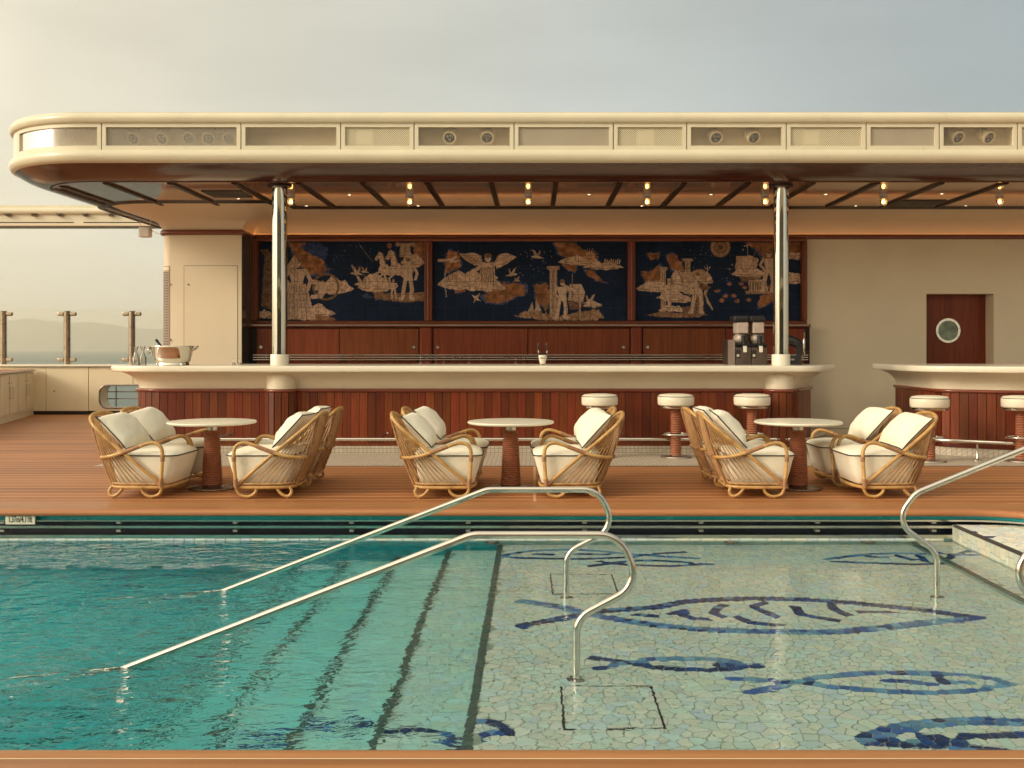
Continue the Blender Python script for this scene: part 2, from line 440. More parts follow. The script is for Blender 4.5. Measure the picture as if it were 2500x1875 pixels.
# perforated sheet: real holes are under a pixel, so the punch pattern is in the sheet's opacity
def perf_mat():
    m, nd, ln, b = nodes_of('perforated')
    b.inputs['Base Color'].default_value = (0.70, 0.62, 0.42, 1); b.inputs['Roughness'].default_value = 0.4
    tc = N(nd, 'ShaderNodeTexCoord'); sp = N(nd, 'ShaderNodeSeparateXYZ'); ln.new(tc.outputs['Object'], sp.inputs[0])
    def trig(sock, k):
        a = N(nd, 'ShaderNodeMath', operation='MULTIPLY'); a.inputs[1].default_value = k; ln.new(sock, a.inputs[0])
        s = N(nd, 'ShaderNodeMath', operation='SINE'); ln.new(a.outputs[0], s.inputs[0]); return s
    xy = N(nd, 'ShaderNodeMath', operation='ADD'); ln.new(sp.outputs['X'], xy.inputs[0]); ln.new(sp.outputs['Y'], xy.inputs[1])
    sx, sz = trig(xy.outputs[0], 250.0), trig(sp.outputs['Z'], 250.0)
    mu = N(nd, 'ShaderNodeMath', operation='MULTIPLY'); ln.new(sx.outputs[0], mu.inputs[0]); ln.new(sz.outputs[0], mu.inputs[1])
    gt = N(nd, 'ShaderNodeMath', operation='LESS_THAN'); gt.inputs[1].default_value = 0.30; ln.new(mu.outputs[0], gt.inputs[0])
    ln.new(gt.outputs[0], b.inputs['Alpha'])
perf_mat()

# ------------------------------------------------------------------ mesh helpers
class MB:
    def __init__(s): s.v = []; s.f = []
    def add(s, v, f):
        n = len(s.v); s.v += [tuple(p) for p in v]; s.f += [tuple(i + n for i in q) for q in f]; return s
    def box(s, x0, x1, y0, y1, z0, z1):
        v = [(x0, y0, z0), (x1, y0, z0), (x1, y1, z0), (x0, y1, z0), (x0, y0, z1), (x1, y0, z1), (x1, y1, z1), (x0, y1, z1)]
        return s.add(v, [(3, 2, 1, 0), (4, 5, 6, 7), (0, 1, 5, 4), (1, 2, 6, 5), (2, 3, 7, 6), (3, 0, 4, 7)])
    def quad(s, a, b, c, d): return s.add([a, b, c, d], [(0, 1, 2, 3)])
    def poly(s, pts): return s.add(pts, [tuple(range(len(pts)))])
    def prism(s, pts, z0, z1):
        n = len(pts)
        v = [(x, y, z0) for x, y in pts] + [(x, y, z1) for x, y in pts]
        f = [tuple(reversed(range(n))), tuple(range(n, 2 * n))] + [(i, (i + 1) % n, n + (i + 1) % n, n + i) for i in range(n)]
        return s.add(v, f)
    def lathe(s, prof, n=24, c=(0, 0, 0), sx=1.0, sy=1.0, a0=0.0, a1=2 * PI, caps=True):
        full = abs(a1 - a0 - 2 * PI) < 1e-6
        m = n if full else n + 1
        v = []
        for r, z in prof:
            for k in range(m):
                a = a0 + (a1 - a0) * k / n
                v.append((c[0] + r * sx * math.cos(a), c[1] + r * sy * math.sin(a), c[2] + z))
        f = []
        for j in range(len(prof) - 1):
            for k in range(n):
                k2 = (k + 1) % m if full else k + 1
                f.append((j * m + k, j * m + k2, (j + 1) * m + k2, (j + 1) * m + k))
        if full and caps:
            if prof[0][0] > 1e-5: f.append(tuple(reversed(range(m))))
            if prof[-1][0] > 1e-5: f.append(tuple((len(prof) - 1) * m + k for k in range(m)))
        return s.add(v, f)
    def tube(s, pts, r, n=8, closed=False, caps=True):
        P = [Vector(p) for p in pts]; L = len(P)
        rs = r if isinstance(r, (list, tuple)) else [r] * L
        T = []
        for i in range(L):
            a = P[(i - 1) % L] if (closed or i > 0) else P[i]
            b = P[(i + 1) % L] if (closed or i < L - 1) else P[i]
            t = b - a
            T.append(t.normalized() if t.length > 1e-9 else Vector((0, 0, 1)))
        up = Vector((0, 0, 1)) if abs(T[0].z) < 0.9 else Vector((1, 0, 0))
        u = T[0].cross(up).normalized()
        v, f = [], []
        for i in range(L):
            u = (u - T[i] * u.dot(T[i]))
            u = u.normalized() if u.length > 1e-6 else T[i].orthogonal().normalized()
            w = T[i].cross(u)
            for k in range(n):
                a = 2 * PI * k / n
                v.append(P[i] + (u * math.cos(a) + w * math.sin(a)) * rs[i])
        for i in range(L if closed else L - 1):
            j = (i + 1) % L
            for k in range(n):
                k2 = (k + 1) % n
                f.append((i * n + k, i * n + k2, j * n + k2, j * n + k))
        if caps and not closed:
            f.append(tuple(reversed(range(n)))); f.append(tuple((L - 1) * n + k for k in range(n)))
        return s.add(v, f)
    def sweep(s, path, prof, closed_prof=True, caps=True, closed_path=False):
        """prof: (outward, z) pairs carried along a plan path; outward is to the left of travel"""
        nm = path_normals(path, closed_path); m = len(prof); L = len(path)
        v = [(x + nx * o, y + ny * o, z) for (x, y), (nx, ny) in zip(path, nm) for o, z in prof]
        f = []
        for i in range(L if closed_path else L - 1):
            i2 = (i + 1) % L
            for k in range(m if closed_prof else m - 1):
                k2 = (k + 1) % m
                f.append((i * m + k, i2 * m + k, i2 * m + k2, i * m + k2))
        if closed_prof and caps and not closed_path:
            f.append(tuple(reversed(range(m)))); f.append(tuple((L - 1) * m + k for k in range(m)))
        return s.add(v, f)
    def mesh(s, name='m'):
        me = bpy.data.meshes.new(name); me.from_pydata([tuple(p) for p in s.v], [], s.f); me.update(); return me

def path_normals(path, closed=False):
    L = len(path); out = []
    for i in range(L):
        ds = []
        if closed or i > 0:
            a, b = path[(i - 1) % L], path[i]; ds.append((b[0] - a[0], b[1] - a[1]))
        if closed or i < L - 1:
            a, b = path[i], path[(i + 1) % L]; ds.append((b[0] - a[0], b[1] - a[1]))
        ns = []
        for dx, dy in ds:
            l = math.hypot(dx, dy) or 1; ns.append((-dy / l, dx / l))
        nx, ny = sum(n[0] for n in ns), sum(n[1] for n in ns); l = math.hypot(nx, ny) or 1
        nx, ny = nx / l, ny / l
        k = 1 / max(0.35, nx * ns[0][0] + ny * ns[0][1])
        out.append((nx * k, ny * k))
    return out
def fillet(pts, rads, n=10):
    out = [pts[0]]
    for i in range(1, len(pts) - 1):
        p = Vector(pts[i]); a = (Vector(pts[i - 1]) - p).normalized(); b = (Vector(pts[i + 1]) - p).normalized()
        r = rads[i - 1]
        if r <= 0: out.append(tuple(p)); continue
        ang = a.angle(b); t = r / math.tan(ang / 2)
        bis = (a + b).normalized(); c = p + bis * (r / math.sin(ang / 2))
        s0, s1 = p + a * t - c, p + b * t - c
        a0 = math.atan2(s0.y, s0.x); da = math.atan2(s1.y, s1.x) - a0
        while da > PI: da -= 2 * PI
        while da < -PI: da += 2 * PI
        for k in range(n + 1):
            q = a0 + da * k / n; out.append((c.x + r * math.cos(q), c.y + r * math.sin(q)))
    out.append(pts[-1])
    return out
def plen(path):
    s = [0]
    for a, b in zip(path, path[1:]): s.append(s[-1] + math.hypot(b[0] - a[0], b[1] - a[1]))
    return s
def at_len(path, S, d):
    d = min(max(d, 0), S[-1])
    for i in range(len(path) - 1):
        if d <= S[i + 1] + 1e-9:
            t = (d - S[i]) / max(1e-9, S[i + 1] - S[i]); a, b = path[i], path[i + 1]
            return (a[0] + (b[0] - a[0]) * t, a[1] + (b[1] - a[1]) * t)
    return path[-1]
def subpath(path, S, d0, d1):
    pts = [at_len(path, S, d0)] + [p for p, s in zip(path, S) if d0 + 1e-4 < s < d1 - 1e-4] + [at_len(path, S, d1)]
    return pts
def offset(path, o): return [(x + nx * o, y + ny * o) for (x, y), (nx, ny) in zip(path, path_normals(path))]
def smooth(pts, n=5, closed=False):
    P = [Vector(p) for p in pts]; L = len(P); out = []
    for i in range(L if closed else L - 1):
        p1, p2 = P[i], P[(i + 1) % L]
        p0 = P[(i - 1) % L] if (closed or i > 0) else p1 * 2 - p2
        p3 = P[(i + 2) % L] if (closed or i < L - 2) else p2 * 2 - p1
        for k in range(n):
            t = k / n
            out.append(0.5 * ((2 * p1) + (p2 - p0) * t + (2 * p0 - 5 * p1 + 4 * p2 - p3) * t * t + (3 * p1 - p0 - 3 * p2 + p3) * t ** 3))
    if not closed: out.append(P[-1])
    return out
def rrect(x0, x1, z0, z1, r, n=5):
    o = []
    for cx, cz, a in ((x1 - r, z1 - r, 0), (x0 + r, z1 - r, 90), (x0 + r, z0 + r, 180), (x1 - r, z0 + r, 270)):
        for k in range(n + 1):
            q = R(a + 90 * k / n); o.append((cx + r * math.cos(q), cz + r * math.sin(q)))
    return o

def obj(name, mb, mat, parent=None, sm=None, loc=None, rot=None):
    me = mb.mesh(name) if isinstance(mb, MB) else mb
    if mat is not None and not me.materials: me.materials.append(MATS[mat] if isinstance(mat, str) else mat)
    if sm:
        me.polygons.foreach_set('use_smooth', [True] * len(me.polygons))
        me.set_sharp_from_angle(angle=R(sm))
    o = bpy.data.objects.new(name, me); COL.objects.link(o)
    if parent is not None: o.parent = parent
    if loc is not None: o.location = loc
    if rot is not None: o.rotation_euler = rot
    return o
def tag(o, label, cat, group=None):
    o['label'] = label; o['category'] = cat
    if group: o['group'] = group
    return o
def thing(name, label, cat, loc=(0, 0, 0), rz=0.0, group=None):
    o = bpy.data.objects.new(name, None); COL.objects.link(o)
    o.empty_display_size = 0.1; o.location = loc; o.rotation_euler = (0, 0, rz)
    return tag(o, label, cat, group)
def struct(name, mb, mat, sm=None):
    o = obj(name, mb, mat, None, sm); o['kind'] = 'structure'; return o
def bevel(o, w=0.004, seg=2):
    b = o.modifiers.new('bevel', 'BEVEL'); b.width = w; b.segments = seg; b.limit_method = 'ANGLE'; b.angle_limit = R(40); return o
def kids(o): return [c for c in bpy.data.objects if c.parent == o]
def copy_tree(o, parent=None, ch=None):
    if ch is None:
        ch = {}
        for c in bpy.data.objects:
            if c.parent: ch.setdefault(c.parent.name, []).append(c)
    c = o.copy(); COL.objects.link(c); c.parent = parent
    for k in ch.get(o.name, []): copy_tree(k, c, ch)
    return c

# ------------------------------------------------------------------ sea and far hills
SEA_Z = -22.0
struct('sea', MB().quad((-15000, -6000, SEA_Z), (15000, -6000, SEA_Z), (15000, 15000, SEA_Z), (-15000, 15000, SEA_Z)), 'sea_water')

def hills():
    mb = MB(); nx, ny = 150, 14
    prof = [(-9000, 250), (-7000, 300), (-4700, 236), (-4448, 258), (-4230, 236), (-4078, 222), (-3906, 236), (-3708, 212), (-3585, 186), (-3300, 165), (-2900, 148), (-2300, 96), (-1700, 40), (-1200, 0), (6000, 0)]
    def h(x):
        for (a, ha), (b, hb) in zip(prof, prof[1:]):
            if a <= x <= b:
                t = (x - a) / (b - a); t = t * t * (3 - 2 * t); return ha + (hb - ha) * t
        return prof[0][1]
    v = []
    for j in range(ny + 1):
        t = j / ny; k = math.sin(PI * min(1, t * 1.0)) ** 0.8
        for i in range(nx + 1):
            x = -9500 + 8600 * i / nx
            d = 8300 + 2200 * t + 260 * mnoise.noise(Vector((x / 900, t * 2, 0)))
            H = (h(x * 9000 / d) + 22) * k + 16 * k * mnoise.noise(Vector((x / 260, t * 5, 3)))
            v.append((x, d, SEA_Z - 1 + max(0, H)))
    f = [(j * (nx + 1) + i, j * (nx + 1) + i + 1, (j + 1) * (nx + 1) + i + 1, (j + 1) * (nx + 1) + i) for j in range(ny) for i in range(nx)]
    mb.add(v, f)
    return struct('hills', mb, 'hill', 60)
hills()

# ------------------------------------------------------------------ deck and pool edge
PW = -0.25                                   # water level
EDGE = fillet([(-7.5, 8.42), (4.3, 8.42), (4.3, 3.0)], [0.75], 16)
deck_in = offset(EDGE, 0.485)
deck_pts = [(x, y, 0) for x, y in deck_in] + [(4.785, -3, 0), (18, -3, 0), (18, 20.9, 0), (-16, 20.9, 0), (-16, -3, 0), (-7.9, -3, 0), (-7.9, 8.905, 0)]
deck = struct('deck', MB().poly(deck_pts), 'teak_deck')
deck2 = struct('deck', MB().quad((-7.9, -3, 0), (4.785, -3, 0), (4.785, 3.19, 0), (-7.9, 3.19, 0)), 'teak_deck')
deck.data.flip_normals() if deck.data.polygons[0].normal.z < 0 else None

def margin_board(path, o0, o1, z=0.0):
    mb = MB().sweep(path, [(o0, z - 0.03), (o0, z - 0.003), (o0 + 0.003, z), (o1 - 0.003, z), (o1, z - 0.003), (o1, z - 0.03)])
    return obj('margin_board', mb, 'teak_edge', deck, 30)
for k in range(3):
    margin_board(EDGE, 0.112 + k * 0.125, 0.112 + k * 0.125 + 0.119, 0.002)
LIP = [(0.108, -0.05), (0.108, -0.001), (0.104, 0.002), (0.035, 0.002), (0.014, -0.004), (0.003, -0.016), (0.0, -0.03), (0.006, -0.046), (0.02, -0.052)]
obj('edge_board', MB().sweep(EDGE, LIP), 'teak_edge', deck, 50)
obj('caulk_strip', MB().sweep(EDGE, [(0.09, -0.02), (0.09, -0.004), (0.49, -0.004), (0.49, -0.02)]), 'seam', deck)
# near side of the pool, where the photographer stands
NEAR = [(4.75, 3.43), (-7.9, 3.43)]
obj('edge_board', MB().sweep(NEAR, [(0.093, -0.05), (0.093, -0.001), (0.09, 0.002), (0.03, 0.002), (0.012, -0.004), (0.003, -0.016), (0, -0.03), (0.006, -0.05)]), 'teak_edge', deck2, 50)
obj('margin_board', MB().sweep(NEAR, [(0.0990, -0.03), (0.0990, 0.0), (0.1010, 0.002), (0.238, 0.002), (0.24, 0.0), (0.24, -0.03)]), 'teak_edge', deck2, 50)
paint('caulk_pale', (0.80, 0.66, 0.42), 0.7)
obj('caulk_strip', MB().sweep(NEAR, [(0.0932, -0.02), (0.0932, 0.0012), (0.0988, 0.0012), (0.0988, -0.02)]), 'caulk_pale', deck2)

pool = bpy.data.objects.new('pool', None); COL.objects.link(pool); pool['kind'] = 'structure'
obj('navy_recess', MB().sweep(EDGE, [(0.16, -0.045), (0.16, -0.24)], False), 'navy', pool, 40)
obj('reflection_band', MB().sweep(EDGE, [(0.075, -0.05), (0.075, -0.086), (0.16, -0.086)], False), 'reflection_band', pool, 40)  # teal reflection under the lip, put into the strip's colour
for (o0, o1, z0, z1) in ((0.045, 0.075, -0.101, -0.087), (0.04, 0.062, -0.155, -0.134), (0.03, 0.15, -0.236, -0.208)):
    obj('steel_strip', MB().sweep(EDGE, [(o0, z0), (o0, z1), (o1, z1), (o1, z0)]), 'steel', pool, 40)
clip = MB().box(-0.018, 0.018, 0.045, 0.12, -0.118, -0.104).mesh('clip')
clip2 = MB().box(-0.018, 0.018, 0.045, 0.12, -0.186, -0.168).mesh('clip')
for k in range(-2, 9):
    x = -3.44 + 0.9635 * k
    if -7 < x < 3.4:
        obj('clip', clip, 'brushed', pool, loc=(x, 8.42, 0)); obj('clip', clip2, 'brushed', pool, loc=(x, 8.42, 0))
obj('pool_wall', MB().sweep(EDGE, [(0.045, -0.2365), (0.045, -1.75)], False), 'pool_wall_mosaic', pool, 40)
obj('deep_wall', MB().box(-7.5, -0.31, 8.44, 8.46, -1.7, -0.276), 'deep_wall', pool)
obj('pool_wall', MB().quad((-7.5, 3.47, -0.05), (4.4, 3.47, -0.05), (4.4, 3.47, -1.75), (-7.5, 3.47, -1.75)), 'pool_wall_mosaic', pool)
obj('pool_wall', MB().quad((-7.5, 3.4, -0.05), (-7.5, 8.5, -0.05), (-7.5, 8.5, -1.75), (-7.5, 3.4, -1.75)), 'pool_wall_mosaic', pool)

def set_tint(me, cols):
    """one colour per polygon, stored on its corners"""
    at = me.color_attributes.new('tint', 'FLOAT_COLOR', 'CORNER')
    buf = []
    for p, c in zip(me.polygons, cols): buf += [c[0], c[1], c[2], 1.0] * p.loop_total
    at.data.foreach_set('color', buf)

PALE = [(0.86, 0.83, 0.70), (0.82, 0.83, 0.70), (0.84, 0.80, 0.67), (0.78, 0.83, 0.73), (0.74, 0.82, 0.76), (0.82, 0.80, 0.67), (0.74, 0.82, 0.73), (0.87, 0.84, 0.72), (0.73, 0.80, 0.80)]
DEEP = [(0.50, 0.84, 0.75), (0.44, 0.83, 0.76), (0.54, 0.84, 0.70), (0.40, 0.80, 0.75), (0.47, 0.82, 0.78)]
DARKB = [(0.006, 0.040, 0.15), (0.007, 0.065, 0.27), (0.014, 0.045, 0.14), (0.007, 0.085, 0.33), (0.022, 0.06, 0.18)]
LITEB = [(0.13, 0.32, 0.55), (0.17, 0.38, 0.60), (0.09, 0.24, 0.52), (0.20, 0.42, 0.58), (0.05, 0.15, 0.46)]
rt = random.Random(5)
def mixc(a, b, t): return tuple(p + (q - p) * t for p, q in zip(a, b))
def jit(c, k=0.07):
    m = 1 + rt.uniform(-k, k); return tuple(max(0.0, v * m * (1 + rt.uniform(-0.03, 0.03))) for v in c)

# cut tiles on the face of the raised pad
y = 5.2; row = 0; zc = -0.2
while y < 8.3:
    w = rt.uniform(0.045, 0.10) if row == 0 else w
    zc = rt.uniform(-0.225, -0.165) if row == 0 else zc
    me = MB().box(3.442, 3.452, y, y + w - 0.004, *((-0.34, zc - 0.002) if row == 0 else (zc + 0.002, -0.139))).mesh('tile'); set_tint(me, [jit(rt.choice([(0.60, 0.57, 0.45), (0.54, 0.57, 0.47), (0.50, 0.55, 0.49)]))] * 6); me.materials.append(MATS['mosaic'])
    obj('tile', me, None, pool); row = 1 - row; y += w if row == 0 else 0

# row of cut tiles at the waterline
wl_mesh = []
for k in range(6):
    w = rt.uniform(0.075, 0.115)
    me = MB().box(-w / 2, w / 2, 0.028, 0.044, -0.275, -0.2375).mesh('tile'); set_tint(me, [jit(rt.choice(PALE[3:]))] * 6); me.materials.append(MATS['mosaic'])
    wl_mesh.append((w, me))
x = -5.6
while x < 3.36:
    w, me = rt.choice(wl_mesh)
    obj('tile', me, None, pool, loc=(x + w / 2, 8.42, rt.uniform(-0.002, 0.0)))
    x += w + 0.005

# ------------------------------------------------------------------ broken-tile mosaic on the pool floor
FISH = [
('D',[(-0.041,6.078),(0.264,6.28),(0.414,6.376),(0.764,6.474),(0.996,6.617),(1.332,6.68),(1.603,6.678),(1.862,6.634),(2.151,6.527),(2.42,6.395),(2.66,6.227)]),
('L',[(-0.039,6.611),(0.167,6.475),(0.308,6.337),(0.465,6.223),(0.653,6.095),(0.842,6.024),(0.997,5.978),(1.375,5.929),(1.661,5.916),(1.971,5.982),(2.309,6.102),(2.614,6.19)]),
('D',[(0.858,6.316),(0.927,6.366),(0.934,6.24),(1.015,6.203)]),
('D',[(1.192,6.513),(1.112,6.354),(1.146,6.258)]),
('D',[(1.471,6.573),(1.395,6.471),(1.46,6.294)]),
('D',[(1.244,6.239),(1.292,6.128),(1.418,6.074)]),
('D',[(1.648,6.429),(1.654,6.293),(1.795,6.179)]),
('D',[(1.892,6.549),(1.882,6.408),(1.915,6.31)]),
('D',[(2.03,6.348),(2.184,6.346)]),
('D',[(0.862,6.316),(0.936,6.259)]),
('D',[(0.634,6.298),(0.704,6.279)]),
('L',[(0.361,5.294),(0.534,5.389),(0.759,5.43),(0.773,5.43),(0.947,5.415),(1.138,5.317)]),
('D',[(0.335,5.437),(0.572,5.334),(0.625,5.293),(0.791,5.253),(0.963,5.257),(1.136,5.309)]),
('D',[(0.949,5.324),(1.001,5.324)]),
('L',[(1.017,5.103),(1.176,5.073),(1.335,5.047),(1.481,4.986),(1.703,4.925),(1.938,4.911),(2.157,4.955),(2.327,5.025)]),
('L',[(1.071,4.931),(1.2,5.0),(1.328,5.084),(1.532,5.157),(1.754,5.194),(2.043,5.178),(2.231,5.125),(2.327,5.025)]),
('L',[(1.757,5.08),(1.944,5.029)]),
('D',[(2.025,5.153),(2.024,5.065)]),
('L',[(2.076,5.052),(2.15,5.051)]),
('L',[(1.421,4.356),(1.574,4.447),(1.784,4.521),(1.976,4.538),(2.163,4.526),(2.359,4.494)]),
('D',[(1.452,4.32),(1.589,4.292),(1.754,4.268),(1.868,4.212)]),
('D',[(1.654,4.372),(1.721,4.362)]),
('D',[(1.78,4.281),(1.831,4.352)]),
('D',[(1.923,4.369),(2.091,4.376)]),
('L',[(2.283,7.902),(2.514,8.024),(2.803,8.104),(3.111,8.083),(3.205,7.956),(3.488,7.923)]),
('D',[(2.307,7.812),(2.554,7.751),(3.021,7.718),(3.257,7.925),(3.465,8.112)]),
('D',[(2.608,7.992),(2.714,7.96)]),
('D',[(2.839,8.022),(2.9,7.867)]),
('D',[(3.009,8.02),(2.979,7.807)]),
('L',[(-0.25,8.033),(-0.055,8.193),(0.213,8.259),(0.48,8.225),(0.736,8.095),(1.213,7.938)]),
('D',[(-0.249,8.002),(-0.053,7.94),(0.333,7.91),(0.725,7.97),(0.864,8.063),(1.167,8.158)]),
('D',[(0.314,8.09),(0.551,8.083)]),
('D',[(0.025,8.09),(0.103,8.077)]),
('D',[(0.448,7.674),(0.645,7.789),(0.841,7.848),(1.05,7.818),(1.3,7.717)]),
('D',[(0.507,7.819),(0.7,7.702),(0.946,7.661),(1.029,7.661),(1.3,7.717)]),
('D',[(-1.47,4.968),(-1.23,5.014),(-1.011,4.941),(-0.895,4.963),(-0.812,4.904),(-0.913,4.844),(-1.247,4.919),(-1.406,4.914)]),
('D',[(-0.633,4.623),(-0.521,4.633),(-0.404,4.587),(-0.293,4.381),(-0.159,4.409)]),
('D',[(-0.249,4.541),(-0.178,4.532),(-0.12,4.437),(-0.174,4.424)]),
('D',[(-3.417,8.178),(-3.124,8.319),(-2.783,8.31),(-2.577,8.171)]),
('D',[(-3.329,7.967),(-3.117,7.955)]),
('L',[(-2.89,7.534),(-2.739,7.624),(-2.391,7.465),(-2.175,7.393),(-1.939,7.275)]),
('D',[(-1.956,7.665),(-1.793,7.716),(-1.658,7.673)]),
('D',[(-2.364,6.162),(-2.198,6.117),(-2.086,6.231),(-1.929,6.149)]),
('D',[(-3.092,6.425),(-2.773,6.533)]),
('D',[(-2.751,6.02),(-2.505,6.137),(-2.353,6.005)]),
]
ZONES = [  # x0, x1, z, seed spacing
    (-0.3, 3.1, -0.45, 0.064), (-0.72, -0.3, -0.65, 0.072), (-1.14, -0.72, -0.85, 0.078), (-1.56, -1.14, -1.05, 0.088),
    (-1.99, -1.56, -1.25, 0.092), (-2.43, -1.99, -1.45, 0.096), (-6.2, -2.43, -1.62, 0.115), (3.1, 3.45, -0.34, 0.075), (3.45, 4.33, -0.13, 0.075)]
Y0, Y1 = 3.49, 8.455
floor_mb = MB()
for x0, x1, z, sp in ZONES: floor_mb.quad((x0, Y0 - 0.05, z), (x1, Y0 - 0.05, z), (x1, Y1 + 0.02, z), (x0, Y1 + 0.02, z))
floor_mb.quad((-7.5, Y0 - 0.05, -1.62), (-6.2, Y0 - 0.05, -1.62), (-6.2, Y1 + 0.02, -1.62), (-7.5, Y1 + 0.02, -1.62))
zs = sorted([(a, b, z) for a, b, z, s in ZONES])
floor_ob = obj('pool_floor', floor_mb, 'grout', pool)
for (a0, b0, z0), (a1, b1, z1) in zip(zs, zs[1:]):
    obj('riser', MB().quad((a1, Y0, z0), (a1, Y1, z0), (a1, Y1, z1 + 0.001), (a1, Y0, z1 + 0.001)), 'pool_wall_mosaic' if z1 < -0.2 else 'grout', pool)
    s = 0.036 if z1 < -0.2 else 0.03
    if a1 < 3.4:
        obj('step_nosing', MB().box(a1 - 0.006, a1 + s, Y0, Y1, z1 - 0.02, z1 + 0.009), 'nosing', pool)
obj('pad_coping', MB().box(3.443, 3.478, 3.5, 8.42, -0.137, -0.121), 'dark_speaker', pool)

def clip_poly(poly, a, b, c):
    """keep the side a*x + b*y <= c"""
    out = []
    n = len(poly)
    for i in range(n):
        p, q = poly[i], poly[(i + 1) % n]
        dp, dq = a * p[0] + b * p[1] - c, a * q[0] + b * q[1] - c
        if dp <= 0: out.append(p)
        if (dp < 0) != (dq < 0) and abs(dp - dq) > 1e-12:
            t = dp / (dp - dq); out.append((p[0] + (q[0] - p[0]) * t, p[1] + (q[1] - p[1]) * t))
    return out

def in_view(x, y):
    return -0.60 * y - 0.25 < x < 0.56 * y + 0.25

def pt_seg(p, line):
    best = 9
    for a, b in zip(line, line[1:]):
        dx, dy = b[0] - a[0], b[1] - a[1]; l2 = dx * dx + dy * dy or 1e-9
        t = min(1, max(0, ((p[0] - a[0]) * dx + (p[1] - a[1]) * dy) / l2))
        d = math.hypot(p[0] - a[0] - dx * t, p[1] - a[1] - dy * t)
        if d < best: best = d
    return best

STROKES = []
for kind, pts in FISH:
    line = [(p.x, p.y) for p in smooth([(x, y, 0) for x, y in pts], 5)] if len(pts) > 2 else pts
    STROKES.append((kind, line, min(p[0] for p in line) - 0.1, max(p[0] for p in line) + 0.1, min(p[1] for p in line) - 0.1, max(p[1] for p in line) + 0.1))
SEED_F = []
HW = 0.033
for kind, line, *_ in STROKES:
    S = plen(line); n = max(2, int(S[-1] / 0.055))
    for k in range(n + 1):
        d = S[-1] * k / n
        p = at_len(line, S, d); q = at_len(line, S, min(S[-1], d + 0.01)); p0 = at_len(line, S, max(0, d - 0.01))
        tx, ty = q[0] - p0[0], q[1] - p0[1]; l = math.hypot(tx, ty) or 1
        nx, ny = -ty / l, tx / l
        wide = STROKES.index((kind, line, *_)) in (0, 1, 19, 20)
        if not wide: SEED_F.append((p[0] + rt.uniform(-.005, .005), p[1] + rt.uniform(-.005, .005), kind))
        for s in (-1, 1) if wide else ():
            SEED_F.append((p[0] + nx * .024 * s + tx / l * .013 * s + rt.uniform(-.005, .005), p[1] + ny * .024 * s + ty / l * .013 * s + rt.uniform(-.005, .005), kind))
        for s in (-1, 1):
            w = (0.078 if wide else 0.064) + rt.uniform(-.004, .009)
            SEED_F.append((p[0] + nx * w * s, p[1] + ny * w * s, 'B'))
_core = [(x, y) for x, y, k in SEED_F if k != 'B']
_cg = {}
for p in _core: _cg.setdefault((int(p[0] // .1), int(p[1] // .1)), []).append(p)
def near_core(x, y, r):
    gx, gy = int(x // .1), int(y // .1)
    for i in (-1, 0, 1):
        for j in (-1, 0, 1):
            for p in _cg.get((gx + i, gy + j), ()):
                if (p[0] - x) ** 2 + (p[1] - y) ** 2 < r * r: return True
    return False
SEED_F = [s for s in SEED_F if s[2] != 'B' or not near_core(s[0], s[1], 0.036)]

